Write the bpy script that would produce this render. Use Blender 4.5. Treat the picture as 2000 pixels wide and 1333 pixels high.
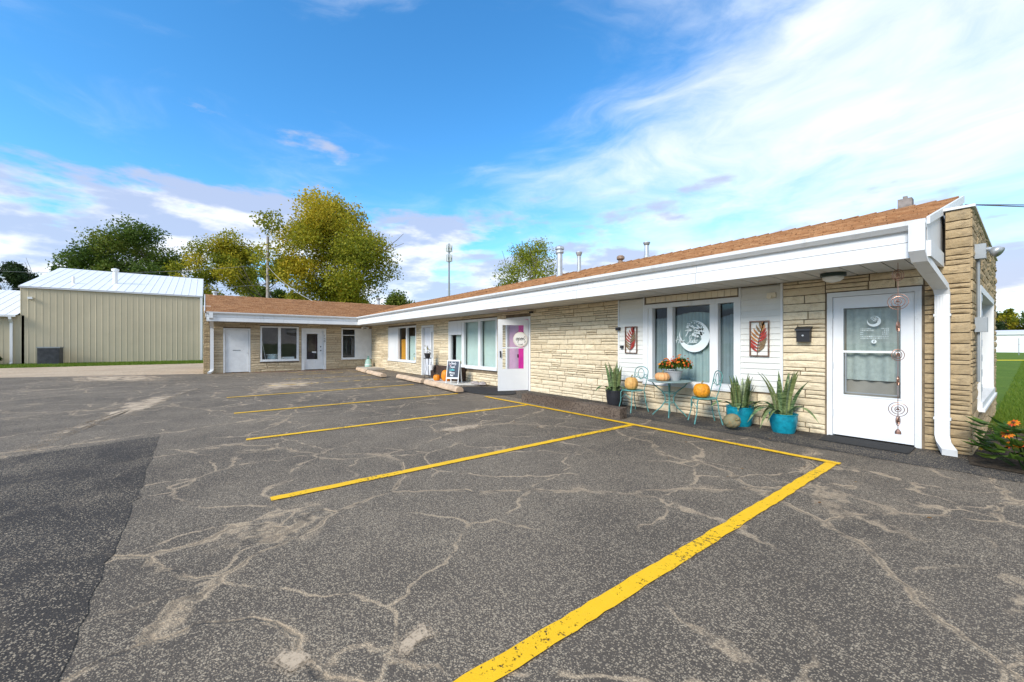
import bpy, math, random
import numpy as np
from mathutils import Vector, Matrix
random.seed(7); rs=np.random.RandomState(11)
for o in list(bpy.data.objects): bpy.data.objects.remove(o)
SC=bpy.context.scene; COL=SC.collection
# ---------------------------------------------------------------- camera
F=778.;CX=1000.;HY=671.;H=1.38
ang=math.radians(52.5); sn,cs=math.sin(ang),math.cos(ang)
cam=bpy.data.objects.new('camera',bpy.data.cameras.new('camera')); COL.objects.link(cam)
cam.location=(0,0,H); cam.rotation_euler=(math.radians(90),0,ang)
cam.data.lens=F/2000*36; cam.data.sensor_width=36; cam.data.shift_y=4.5/2000; cam.data.clip_end=3000
SC.camera=cam
# ---------------------------------------------------------------- light
SUN_EL=math.radians(33); SUN_AZ=math.radians(14)     # sun stands behind the camera; azimuth measured from -Y towards +X
sd=Vector((math.sin(SUN_AZ)*math.cos(SUN_EL),-math.cos(SUN_AZ)*math.cos(SUN_EL),math.sin(SUN_EL)))
sun=bpy.data.objects.new('sun',bpy.data.lights.new('sun','SUN')); COL.objects.link(sun)
sun.data.energy=3.0; sun.data.angle=math.radians(22); sun.data.color=(1,.93,.82)
sun.rotation_euler=sd.to_track_quat('Z','Y').to_euler()
sun.location=(0,-20,30)
SC.view_settings.view_transform='Standard'; SC.view_settings.look='None'; SC.view_settings.gamma=1
SC.view_settings.use_curve_mapping=False; SC.view_settings.exposure=0.52
SC.render.engine='CYCLES'
# ---------------------------------------------------------------- node helper
class NT:
    def __init__(s,nt): s.nt=nt; s.n=nt.nodes; s.l=nt.links
    def new(s,t,**k):
        n=s.n.new(t)
        for a,b in k.items(): setattr(n,a,b)
        return n
    def set(s,sock,v):
        if v is None: return
        if isinstance(v,bpy.types.NodeSocket): s.l.new(v,sock)
        else:
            try: sock.default_value=v
            except Exception: sock.default_value=tuple(v)+(1,) if len(v)==3 else v
    def math(s,op,a,b=None,c=None,clamp=False):
        n=s.new('ShaderNodeMath',operation=op); n.use_clamp=clamp
        s.set(n.inputs[0],a); s.set(n.inputs[1],b); s.set(n.inputs[2],c); return n.outputs[0]
    def vmath(s,op,a,b=None,scale=None):
        n=s.new('ShaderNodeVectorMath',operation=op); s.set(n.inputs[0],a); s.set(n.inputs[1],b)
        if scale is not None: s.set(n.inputs['Scale'],scale)
        return n.outputs['Value'] if op in('DOT_PRODUCT','LENGTH') else n.outputs[0]
    def mix(s,f,a,b,mode='MIX'):
        n=s.new('ShaderNodeMix',data_type='RGBA',blend_type=mode); s.set(n.inputs[0],f)
        s.set(n.inputs[6],a if isinstance(a,bpy.types.NodeSocket) else tuple(a)+(1,)); s.set(n.inputs[7],b if isinstance(b,bpy.types.NodeSocket) else tuple(b)+(1,)); return n.outputs[2]
    def noise(s,vec,scale,detail=3,rough=.55,dist=0,out=0):
        n=s.new('ShaderNodeTexNoise'); s.set(n.inputs['Vector'],vec); n.inputs['Scale'].default_value=scale
        n.inputs['Detail'].default_value=detail; n.inputs['Roughness'].default_value=rough; n.inputs['Distortion'].default_value=dist
        return n.outputs[out]
    def voro(s,vec,scale,feature='F1',out='Distance'):
        n=s.new('ShaderNodeTexVoronoi',feature=feature); s.set(n.inputs['Vector'],vec); n.inputs['Scale'].default_value=scale
        return n.outputs[out]
    def ramp(s,v,a,b,lo=0.,hi=1.):
        n=s.new('ShaderNodeMapRange',interpolation_type='SMOOTHSTEP'); s.set(n.inputs[0],v)
        for i,x in enumerate((a,b,lo,hi)): n.inputs[1+i].default_value=x
        return n.outputs[0]
    def pos(s): return s.new('ShaderNodeNewGeometry').outputs['Position']
    def obj(s): return s.new('ShaderNodeTexCoord').outputs['Object']
    def attr(s,name): return s.new('ShaderNodeAttribute',attribute_name=name).outputs['Fac']
    def sep(s,v):
        n=s.new('ShaderNodeSeparateXYZ'); s.set(n.inputs[0],v); return n.outputs
    def comb(s,x,y,z):
        n=s.new('ShaderNodeCombineXYZ'); s.set(n.inputs[0],x); s.set(n.inputs[1],y); s.set(n.inputs[2],z); return n.outputs[0]
    def bump(s,h,strength=.3,dist=.01):
        n=s.new('ShaderNodeBump'); n.inputs['Strength'].default_value=strength; n.inputs['Distance'].default_value=dist
        s.set(n.inputs['Height'],h); return n.outputs[0]
MATS={}
def mat(name,fn=None,col=None,rough=.6,metal=0.,spec=.4,var=0.,vscale=3.,dirt=0.,bump=0.,bscale=60.,trans=0):
    if name in MATS: return MATS[name]
    m=bpy.data.materials.new(name); m.use_nodes=True; MATS[name]=m
    t=NT(m.node_tree); b=m.node_tree.nodes['Principled BSDF']
    b.inputs['Roughness'].default_value=rough; b.inputs['Metallic'].default_value=metal; b.inputs['Specular IOR Level'].default_value=spec
    if fn: fn(t,b); return m
    p=t.obj(); c=tuple(col)
    v=t.noise(p,vscale,5,.6)
    out=t.mix(t.ramp(v,.3,.7),tuple(x*(1-var) for x in c),tuple(min(1,x*(1+var)) for x in c))
    if dirt:
        d=t.noise(p,9,6,.7,.4)
        out=t.mix(t.ramp(d,.60,.75,0,dirt),out,tuple(x*.38 for x in c))
    t.set(b.inputs['Base Color'],out)
    if bump: t.set(b.inputs['Normal'],t.bump(t.noise(p,bscale,4,.6),bump,.01))
    return m
# ---------------------------------------------------------------- world
def make_world():
    w=bpy.data.worlds.new('World'); SC.world=w; w.use_nodes=True
    t=NT(w.node_tree); bg=w.node_tree.nodes['Background']
    sky=t.new('ShaderNodeTexSky',sky_type='NISHITA'); sky.sun_disc=False
    sky.sun_elevation=SUN_EL; sky.sun_rotation=math.atan2(sd.x,sd.y); sky.altitude=200; sky.air_density=1.; sky.dust_density=.3; sky.ozone_density=3.
    d=t.new('ShaderNodeTexCoord').outputs['Generated']
    x,y,z=t.sep(d)[:3]
    zc=t.math('MAXIMUM',z,0.015)
    k=t.math('DIVIDE',1.,t.math('ADD',zc,.10))
    pl=t.comb(t.math('MULTIPLY',x,k),t.math('MULTIPLY',y,k),0.)
    # deepen the blue like the picture
    hs=t.new('ShaderNodeHueSaturation'); t.set(hs.inputs['Color'],sky.outputs[0]); hs.inputs['Saturation'].default_value=1.22; hs.inputs['Hue'].default_value=.497
    blue=t.mix(1.,hs.outputs[0],(1.0,1.33,1.40),'MULTIPLY')
    # broad soft high cloud
    hv=t.comb(t.math('MULTIPLY',x,1.5),t.math('MULTIPLY',y,1.5),t.math('MULTIPLY',z,4.2))
    wv=t.noise(hv,1.1,3,.5,out=1)
    hv=t.vmath('ADD',t.vmath('ADD',hv,(4.37,2.1,.62)),t.vmath('SCALE',t.vmath('SUBTRACT',wv,(.5,.5,.5)),scale=.9))
    n1=t.noise(hv,1.25,9,.60,.35); n1b=t.noise(hv,.55,3,.5,.1)
    right=t.vmath('DOT_PRODUCT',d,(cs*.9+sn*.12,sn*.9-cs*.12,.35))
    dens=t.math('ADD',t.math('MULTIPLY',n1,.60),t.math('ADD',t.math('MULTIPLY',n1b,.38),t.math('MULTIPLY',right,.19)))
    ci=t.ramp(dens,.41,.70)
    # low heaped cloud banks above the horizon
    sv=t.comb(t.math('MULTIPLY',x,3.2),t.math('MULTIPLY',y,3.2),t.math('MULTIPLY',z,10.))
    n2=t.noise(sv,1.15,8,.56,.15)
    low=t.ramp(z,.02,.55,.17,-.17)
    left=t.vmath('DOT_PRODUCT',d,(-cs*.8-sn*.3,-sn*.8+cs*.3,0.))
    cu=t.ramp(t.math('ADD',t.math('ADD',n2,low),t.math('MULTIPLY',left,.075)),.525,.63)
    sv2=t.vmath('ADD',sv,(0.,0.,.30))
    n3=t.noise(sv2,1.15,8,.56,.15)
    shade=t.ramp(t.math('SUBTRACT',n3,n2),-.06,.10)
    cucol=t.mix(shade,(2.7,3.05,4.1),(5.4,5.3,5.4))
    hz=t.ramp(z,0.,.20,.40,0.)
    c=t.mix(hz,blue,(3.6,4.7,6.0))
    cicol=t.mix(t.ramp(t.noise(hv,2.6,6,.6),.3,.7),(4.3,4.9,5.7),(5.7,5.8,6.0)); c=t.mix(t.math('MULTIPLY',ci,.90),c,cicol)
    c=t.mix(t.math('MULTIPLY',cu,.85),c,cucol)
    t.set(bg.inputs[0],c); bg.inputs[1].default_value=.15
make_world()
# ---------------------------------------------------------------- pixel helpers (photo pixel -> direction; distance from what it touches)
def ray(px,py):
    a=(px-CX)/F; return (-sn+cs*a, cs+sn*a, (HY-py)/F)
def onY(px,py,Y): r=ray(px,py);k=Y/r[1];return (r[0]*k,Y,H+r[2]*k)
def onX(px,py,X): r=ray(px,py);k=X/r[0];return (X,r[1]*k,H+r[2]*k)
def onZ(px,py,Z=0.): r=ray(px,py);k=(Z-H)/r[2];return (r[0]*k,r[1]*k,Z)
def at(px,depth,Z=0.): r=ray(px,HY);return (r[0]*depth,r[1]*depth,Z)
def hgt(py,depth): return H+(HY-py)*depth/F
def projpx(p):
    dx,dy=p[0],p[1]; f=-sn*dx+cs*dy; r=cs*dx+sn*dy
    return (CX+F*r/f if f>.05 else 1e9, HY-F*(p[2]-H)/max(f,.05), f)
# ---------------------------------------------------------------- mesh helpers
class MB:
    def __init__(s): s.v=[]; s.f=[]; s.a=[]
    def add(s,vs,fs,a=0.):
        b=len(s.v); s.v+=[tuple(p) for p in vs]; s.f+=[tuple(i+b for i in f) for f in fs]; s.a+=[a]*len(fs); return s
    def box(s,x0,x1,y0,y1,z0,z1,a=0.):
        x0,x1=min(x0,x1),max(x0,x1);y0,y1=min(y0,y1),max(y0,y1)
        s.add([(x0,y0,z0),(x1,y0,z0),(x1,y1,z0),(x0,y1,z0),(x0,y0,z1),(x1,y0,z1),(x1,y1,z1),(x0,y1,z1)],
              [(3,2,1,0),(4,5,6,7),(0,1,5,4),(1,2,6,5),(2,3,7,6),(3,0,4,7)],a); return s
    def mbox(s,M,u0,u1,d0,d1,z0,z1,a=0.):
        p=M(u0,d0,z0);q=M(u1,d1,z1); return s.box(p[0],q[0],p[1],q[1],z0,z1,a)
    def mquad(s,M,u0,u1,d,z0,z1): return s.add([M(u0,d,z0),M(u1,d,z0),M(u1,d,z1),M(u0,d,z1)],[(0,1,2,3)])
    def prism(s,poly,axis,a0,a1):          # poly: list of 2D; extruded along axis (0:x -> poly (y,z); 1:y -> (x,z); 2:z -> (x,y))
        n=len(poly)
        def P(p,a): return (a,p[0],p[1]) if axis==0 else ((p[0],a,p[1]) if axis==1 else (p[0],p[1],a))
        s.add([P(p,a0) for p in poly]+[P(p,a1) for p in poly],[tuple(range(n))[::-1],tuple(range(n,2*n))]+[(i,(i+1)%n,n+(i+1)%n,n+i) for i in range(n)]); return s
    def tube(s,pts,r,n=8,closed=False,cap=True):
        pts=[Vector(p) for p in pts]; m=len(pts)
        rr=r if isinstance(r,(list,tuple)) else [r]*m
        rings=[];prev=None
        for i in range(m):
            if closed: t=(pts[(i+1)%m]-pts[i-1])
            else: t=pts[min(i+1,m-1)]-pts[max(i-1,0)]
            t.normalize()
            if prev is None:
                u=t.cross(Vector((0,0,1)));
                if u.length<.05: u=t.cross(Vector((1,0,0)))
            else: u=prev-t*prev.dot(t)
            u.normalize(); prev=u; w=t.cross(u)
            rings.append([pts[i]+(u*math.cos(2*math.pi*k/n)+w*math.sin(2*math.pi*k/n))*rr[i] for k in range(n)])
        vs=[p for r_ in rings for p in r_]; fs=[]
        for i in range(m if closed else m-1):
            j=(i+1)%m
            for k in range(n): fs.append((i*n+k,i*n+(k+1)%n,j*n+(k+1)%n,j*n+k))
        if cap and not closed: fs+=[tuple(range(n))[::-1],tuple((m-1)*n+k for k in range(n))]
        s.add(vs,fs); return s
    def sweep(s,pts,W,w,h):                # rectangular duct, width axis W
        pts=[Vector(p) for p in pts]; W=Vector(W).normalized(); m=len(pts); vs=[];fs=[]
        for i in range(m):
            a=(pts[i]-pts[i-1]).normalized() if i else None; b=(pts[i+1]-pts[i]).normalized() if i<m-1 else None
            t=(a or b) if (a is None or b is None) else (a+b).normalized()
            n=t.cross(W).normalized(); sc=1. if (a is None or b is None) else 1/max(.5,t.dot(a))
            for (p,q) in((-1,-1),(1,-1),(1,1),(-1,1)): vs.append(pts[i]+W*p*w/2+n*q*h/2*sc)
        for i in range(m-1):
            for k in range(4): fs.append((i*4+k,i*4+(k+1)%4,i*4+4+(k+1)%4,i*4+4+k))
        fs+=[(3,2,1,0),tuple((m-1)*4+k for k in range(4))]; s.add(vs,fs); return s
    def lathe(s,prof,n=24,c=(0,0,0),fn=None):
        vs=[];fs=[];m=len(prof)
        for (r,z) in prof:
            for k in range(n):
                a=2*math.pi*k/n; q=fn(a,z) if fn else 1.
                vs.append((c[0]+r*q*math.cos(a),c[1]+r*q*math.sin(a),c[2]+z))
        for i in range(m-1):
            for k in range(n): fs.append((i*n+k,i*n+(k+1)%n,(i+1)*n+(k+1)%n,(i+1)*n+k))
        fs+=[tuple(range(n))[::-1],tuple((m-1)*n+k for k in range(n))]; s.add(vs,fs); return s
    def ribbon(s,pts2,w,P,thick=.0015):    # flat stroke in a plane; P maps (u,z,d)->xyz
        pts=[Vector(p) for p in pts2]; m=len(pts)
        if m<2: return s
        L=[];R=[]
        for i in range(m):
            t=(pts[min(i+1,m-1)]-pts[max(i-1,0)]); t=t.normalized() if t.length>1e-9 else Vector((1,0))
            nn=Vector((-t.y,t.x)); ww=w[i] if isinstance(w,(list,tuple)) else w
            L.append(pts[i]+nn*ww/2); R.append(pts[i]-nn*ww/2)
        vs=[P(p.x,p.y,thick) for p in L]+[P(p.x,p.y,thick) for p in R]
        s.add(vs,[(i,i+1,m+i+1,m+i) for i in range(m-1)]); return s
    def build(s,name,m,parent=None,smooth=False,world=False,loc=None,rotz=0.,**tags):
        me=bpy.data.meshes.new(name); me.from_pydata([tuple(p) for p in s.v],[],s.f); me.validate()
        if len(me.polygons)==len(s.a) and any(s.a):
            at_=me.attributes.new('rnd','FLOAT','FACE'); at_.data.foreach_set('value',s.a)
        return mkobj(name,me,m,parent,smooth,world,loc,rotz,**tags)
def mkobj(name,me,m,parent=None,smooth=False,world=False,loc=None,rotz=0.,**tags):
    if m is not None and len(me.materials)==0: me.materials.append(m)
    if smooth: me.polygons.foreach_set('use_smooth',[True]*len(me.polygons))
    o=bpy.data.objects.new(name,me); COL.objects.link(o)
    if parent is not None:
        o.parent=parent
        if world and parent.type=='EMPTY': o.location=-parent.location
    if loc is not None: o.location=loc
    if rotz: o.rotation_euler=(0,0,rotz)
    for k,v in tags.items(): o['category' if k=='cat' else k]=v
    return o
def thing(name,label,cat,loc,rotz=0.,group=None):
    o=bpy.data.objects.new(name,None); COL.objects.link(o); o.location=loc; o.rotation_euler=(0,0,rotz); o.empty_display_size=.2
    o['label']=label;o['category']=cat
    if group:o['group']=group
    return o
def fast_quads(name,V,m,rnd=None,parent=None,nper=4,**tags):   # V: (N*nper,3)
    n=len(V)//nper; me=bpy.data.meshes.new(name)
    me.vertices.add(len(V)); me.vertices.foreach_set('co',np.asarray(V,np.float32).ravel())
    me.loops.add(n*nper); me.loops.foreach_set('vertex_index',np.arange(n*nper,dtype=np.int32))
    me.polygons.add(n); me.polygons.foreach_set('loop_start',np.arange(0,n*nper,nper,dtype=np.int32)); 
    me.update(calc_edges=True)
    if rnd is not None:
        a=me.attributes.new('rnd','FLOAT','FACE'); a.data.foreach_set('value',np.asarray(rnd,np.float32))
    me.validate()
    return mkobj(name,me,m,parent,**tags)
# ---------------------------------------------------------------- materials
def f_stone(ca,cb,dark):
    def fn(t,b):
        oi=t.new('ShaderNodeObjectInfo').outputs['Random']
        r=t.math('FRACT',t.math('ADD',t.math('MULTIPLY',oi,7.31),t.attr('rnd')))
        p=t.pos()
        n=t.noise(p,14,6,.65); n2=t.noise(p,70,4,.6); n3=t.noise(p,1.1,4,.6)
        c=t.mix(r,ca,cb)
        c=t.mix(t.ramp(n,.45,.75,0,.55),c,dark)
        c=t.mix(t.ramp(n2,.52,.72,0,.45),c,tuple(x*.5 for x in ca))
        c=t.mix(t.ramp(n3,.5,.8,0,.25),c,dark)
        t.set(b.inputs['Base Color'],c); b.inputs['Roughness'].default_value=.9; b.inputs['Specular IOR Level'].default_value=.2
        t.set(b.inputs['Normal'],t.bump(t.math('ADD',t.math('MULTIPLY',n,.8),t.math('MULTIPLY',n2,.4)),.75,.02))
    return fn
STONE=mat('cream_stone',f_stone((.80,.68,.48),(.66,.545,.37),(.48,.37,.23)))
STONET=mat('tan_stone',f_stone((.46,.345,.20),(.36,.265,.15),(.20,.15,.10)))
STONEW=mat('wing_stone',f_stone((.60,.49,.33),(.48,.38,.25),(.30,.23,.15)))
MORTAR=mat('mortar',col=(.19,.145,.095),rough=.95,var=.25,vscale=8,bump=.4)
def f_white(t,b):
    p=t.pos(); x,y,z=t.sep(p)[:3]; st=t.noise(t.comb(t.math('MULTIPLY',x,7.),t.math('MULTIPLY',y,7.),t.math('MULTIPLY',z,.7)),1.,5,.65); sp=t.noise(p,35,4,.7)
    c=t.mix(t.ramp(t.noise(p,.7,3,.5),.3,.7),(.69,.70,.70),(.74,.745,.74)); c=t.mix(t.ramp(st,.52,.75,0,.35),c,(.42,.40,.36)); c=t.mix(t.ramp(sp,.66,.74,0,.4),c,(.35,.33,.30))
    t.set(b.inputs['Base Color'],c); b.inputs['Roughness'].default_value=.5
WHITE=mat('white_paint',f_white)
OLDWHITE=mat('worn_white_paint',col=(.70,.71,.71),rough=.6,var=.06,vscale=3,dirt=.5,bump=.15)
DOORW=mat('door_enamel',col=(.77,.775,.78),rough=.35,var=.02)
SOFF=mat('soffit_vinyl',col=(.56,.55,.52),rough=.55,var=.06,vscale=1.5,dirt=.1)
SIDING=mat('vinyl_siding',col=(.68,.67,.62),rough=.5,var=.05,vscale=1.5,dirt=.12)
CREAMB=mat('cream_board',col=(.80,.71,.54),rough=.7,var=.06)
DARK=mat('dark_interior',col=(.05,.045,.04),rough=.9,var=.3)
INWALL=mat('interior_wall',col=(.28,.25,.22),rough=.9,var=.1)
BLACK=mat('black_plastic',col=(.025,.025,.028),rough=.45)
GALV=mat('galvanised_metal',col=(.52,.54,.55),rough=.42,metal=.6,var=.15,vscale=6,dirt=.3)
GREYM=mat('grey_metal',col=(.28,.30,.31),rough=.5,metal=.3,var=.1)
RUST=mat('rusty_metal',col=(.30,.20,.14),rough=.7,metal=.3,var=.3,vscale=20)
def f_glass(t,b):
    nt=t.nt; out=nt.nodes['Material Output']
    tr=t.new('ShaderNodeBsdfTransparent'); tr.inputs[0].default_value=(.90,.94,.93,1)
    gl=t.new('ShaderNodeBsdfGlossy'); gl.inputs['Roughness'].default_value=.015
    g=t.new('ShaderNodeNewGeometry'); cosv=t.math('ABSOLUTE',t.vmath('DOT_PRODUCT',g.outputs['Normal'],g.outputs['Incoming']))
    fres=t.math('ADD',t.math('MULTIPLY',t.math('POWER',t.math('SUBTRACT',1.,cosv,clamp=True),5.),.94),.05)
    n=t.noise(t.pos(),1.6,2,.5); t.set(gl.inputs['Normal'],t.bump(n,.05,.02))
    mx=t.new('ShaderNodeMixShader'); t.set(mx.inputs[0],fres); t.set(mx.inputs[1],tr.outputs[0]); t.set(mx.inputs[2],gl.outputs[0])
    t.l.new(mx.outputs[0],out.inputs[0])
GLASS=mat('window_glass',f_glass)
def f_shingle(t,b):
    p=t.pos(); r=t.attr('rnd')
    n=t.noise(p,160,3,.6); n2=t.noise(p,.8,4,.6); 
    st=t.new('ShaderNodeMapping'); t.set(st.inputs[0],p); st.inputs['Scale'].default_value=(4,14,1)
    n3=t.noise(st.outputs[0],1.5,4,.6)
    c=t.mix(r,(.42,.215,.10),(.27,.125,.055))
    c=t.mix(t.ramp(n3,.42,.66,0,.75),c,(.50,.29,.15))
    c=t.mix(t.ramp(n2,.5,.75,0,.45),c,(.20,.10,.055))
    c=t.mix(t.ramp(n,.45,.7,0,.6),c,(.13,.07,.045))
    t.set(b.inputs['Base Color'],c); b.inputs['Roughness'].default_value=.95; b.inputs['Specular IOR Level'].default_value=.1
    t.set(b.inputs['Normal'],t.bump(n,.5,.006))
SHINGLE=mat('asphalt_shingle',f_shingle)
def asphalt(dark,tan_d,crack,sand):
    def fn(t,b):
        p=t.pos(); x,y,z=t.sep(p)[:3]; p2=t.comb(x,y,0.)
        big=t.noise(p2,.28,5,.6); mid=t.noise(p2,1.7,5,.6)
        # stones in the binder
        vc=t.new('ShaderNodeTexVoronoi'); t.set(vc.inputs['Vector'],p2); vc.inputs['Scale'].default_value=135
        cell=t.sep(vc.outputs['Color'])
        vd=t.new('ShaderNodeTexVoronoi'); t.set(vd.inputs['Vector'],p2); vd.inputs['Scale'].default_value=85
        cell2=t.sep(vd.outputs['Color'])
        wear=t.math('ADD',t.math('MULTIPLY',t.ramp(mid,.34,.68),.30),t.math('MULTIPLY',t.ramp(big,.35,.7),.25))
        thr=t.math('SUBTRACT',1.02-tan_d,wear)
        f1=t.math('MULTIPLY',t.math('GREATER_THAN',cell[0],thr),t.ramp(vc.outputs['Distance'],.62,.30))
        f2=t.math('MULTIPLY',t.math('GREATER_THAN',cell2[0],t.math('ADD',thr,.10)),t.ramp(vd.outputs['Distance'],.60,.34))
        sp=t.math('MAXIMUM',f1,f2)
        base=t.mix(t.ramp(big,.3,.7),tuple(v*.85 for v in dark),tuple(v*1.25 for v in dark))
        base=t.mix(t.math('MULTIPLY',cell[2],.35),base,tuple(v*.45 for v in dark))
        peb=t.mix(cell[1],(.22,.175,.125),(.48,.39,.275))
        c=t.mix(t.math('MULTIPLY',sp,.85),base,peb)
        # cracks filled with sand
        dis=t.noise(p2,1.0,4,.55,out=1)
        pw=t.vmath('ADD',p2,t.vmath('SCALE',t.vmath('SUBTRACT',dis,(.5,.5,.5)),scale=.85))
        e=t.voro(pw,.36,'DISTANCE_TO_EDGE'); e2=t.voro(pw,.82,'DISTANCE_TO_EDGE')
        gate=t.ramp(t.noise(p2,.5,3,.5),.32,.46); gate2=t.ramp(t.noise(p2,.7,3,.5),.42,.52)
        grit=t.math('MAXIMUM',t.ramp(t.noise(p2,80,3,.75),.46,.58),t.math('MULTIPLY',sp,.85))
        brk=t.ramp(t.noise(p2,5.,4,.6),.36,.52)
        halo=t.math('MULTIPLY',t.math('MULTIPLY',t.ramp(e,.05,.0),gate),t.ramp(t.noise(p2,2.2,4,.6),.52,.72))
        ln=t.math('MULTIPLY',t.math('MULTIPLY',t.ramp(e,.012,.003),t.math('ADD',t.math('MULTIPLY',gate,.6),.4)),brk)
        ln2=t.math('MULTIPLY',t.math('MULTIPLY',t.ramp(e2,.017,.004),gate2),brk)
        line=t.math('MULTIPLY',t.ramp(e,.006,.001),gate)
        sandm=t.ramp(t.noise(pw,.5,7,.66),.68,.76)
        sandc=t.mix(t.noise(p2,6,4,.6),(.46,.335,.21),(.62,.48,.32))
        sf=t.math('MULTIPLY',t.math('MAXIMUM',t.math('MULTIPLY',halo,crack),t.math('MULTIPLY',sandm,sand)),t.math('ADD',t.math('MULTIPLY',grit,.85),.08))
        c=t.mix(sf,c,sandc)
        lf=t.math('MULTIPLY',t.math('MAXIMUM',ln,t.math('MULTIPLY',ln2,.8)),crack)
        c=t.mix(t.math('MULTIPLY',lf,t.math('ADD',t.math('MULTIPLY',grit,.45),.45)),c,sandc)
        c=t.mix(t.math('MULTIPLY',line,crack*.45),c,(.05,.042,.035))
        # tyre-polished and oily areas
        oil=t.ramp(t.noise(p2,.9,4,.6),.62,.78); c=t.mix(t.math('MULTIPLY',oil,.35),c,tuple(v*.55 for v in dark))
        t.set(b.inputs['Base Color'],c); b.inputs['Roughness'].default_value=.88; b.inputs['Specular IOR Level'].default_value=.25
        hgt_=t.math('SUBTRACT',t.math('ADD',t.math('MULTIPLY',t.math('SUBTRACT',1.,vc.outputs['Distance']),.6),t.math('MULTIPLY',sp,.4)),t.math('MULTIPLY',line,1.5*crack))
        t.set(b.inputs['Normal'],t.bump(hgt_,.55,.008))
    return fn
ASPH=mat('worn_asphalt',asphalt((.108,.088,.068),.27,1.,1.))
ASPHP=mat('patched_asphalt',asphalt((.056,.047,.039),.09,.10,.25))
ASPHA=mat('sealed_asphalt',asphalt((.047,.043,.040),.06,.12,.08))
def f_yellow(t,b):
    p=t.pos(); n=t.noise(p,38,4,.7); n2=t.noise(p,1.3,4,.6); 
    c=t.mix(t.noise(p,9,4,.6),(.80,.44,.004),(.88,.52,.008))
    t.set(b.inputs['Base Color'],c); b.inputs['Roughness'].default_value=.6
    n3=t.noise(p,120,2,.6)
    w=t.math('ADD',t.math('MULTIPLY',n,.55),t.math('ADD',t.math('MULTIPLY',n2,.32),t.math('MULTIPLY',n3,.2)))
    t.set(b.inputs['Alpha'],t.ramp(w,.64,.585))
    t.set(b.inputs['Normal'],t.bump(n3,.4,.004))
YEL=mat('yellow_line_paint',f_yellow)
def f_fade(col,lo,hi):
    def fn(t,b):
        p=t.pos(); n=t.noise(p,5,5,.7); b.inputs['Base Color'].default_value=col+(1,); t.set(b.inputs['Alpha'],t.ramp(n,hi,lo)); b.inputs['Roughness'].default_value=.8
    return fn
YELF=mat('faded_yellow_paint',f_fade((.75,.47,.06),.42,.62))
REDF=mat('faded_red_paint',f_fade((.42,.16,.16),.38,.62))
def f_ground(a,b_,c_,sc=1.):
    def fn(t,b):
        p=t.pos(); c=t.mix(t.ramp(t.noise(p,.6*sc,5,.6),.3,.7),a,b_); c=t.mix(t.ramp(t.noise(p,14*sc,5,.7),.42,.68),c,c_)
        t.set(b.inputs['Base Color'],c); b.inputs['Roughness'].default_value=.95; b.inputs['Specular IOR Level'].default_value=.1
        t.set(b.inputs['Normal'],t.bump(t.noise(p,30*sc,4,.7),.8,.03))
    return fn
GRASSG=mat('grass_ground',f_ground((.09,.16,.02),(.13,.20,.028),(.07,.12,.018)))
GRAVEL=mat('pale_gravel',f_ground((.60,.47,.33),(.48,.36,.25),(.34,.26,.18)))
MULCH=mat('bark_mulch',f_ground((.06,.045,.033),(.045,.035,.028),(.13,.10,.07),2.))
CONC=mat('concrete',col=(.50,.45,.38),rough=.9,var=.12,vscale=3,dirt=.3,bump=.4)
def f_leaf(cols,tr=.42):
    def fn(t,b):
        r=t.attr('rnd'); cr=t.new('ShaderNodeValToRGB'); t.set(cr.inputs[0],r)
        el=cr.color_ramp.elements
        while len(el)<len(cols): el.new(.5)
        for i,c in enumerate(cols): el[i].position=i/(len(cols)-1); el[i].color=c+(1,)
        t.set(b.inputs['Base Color'],cr.outputs[0]); b.inputs['Roughness'].default_value=.6; b.inputs['Specular IOR Level'].default_value=.25
        tl=t.new('ShaderNodeBsdfTranslucent'); t.set(tl.inputs[0],cr.outputs[0]); mx=t.new('ShaderNodeMixShader'); mx.inputs[0].default_value=tr
        t.l.new(b.outputs[0],mx.inputs[1]); t.l.new(tl.outputs[0],mx.inputs[2]); t.l.new(mx.outputs[0],t.nt.nodes['Material Output'].inputs[0])
    return fn
LEAF_G=mat('green_leaf',f_leaf([(.035,.072,.012),(.07,.12,.018),(.11,.165,.022),(.20,.22,.03)]))
LEAF_D=mat('dark_leaf',f_leaf([(.018,.038,.014),(.032,.058,.018),(.05,.08,.022)]))
LEAF_Y=mat('turning_leaf',f_leaf([(.09,.13,.012),(.20,.225,.018),(.38,.34,.022),(.55,.40,.028)]))
LEAF_L=mat('willow_leaf',f_leaf([(.12,.16,.015),(.22,.25,.02),(.34,.34,.03)]))
GRASSB=mat('grass_blade',f_leaf([(.08,.15,.014),(.13,.21,.02),(.21,.27,.04)],.45))
BARK=mat('bark',col=(.13,.105,.085),rough=.95,var=.3,vscale=6,bump=.6,bscale=20)
def box_obj(name,m,parent,*b,**k): return MB().box(*b).build(name,m,parent,**k)
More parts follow.
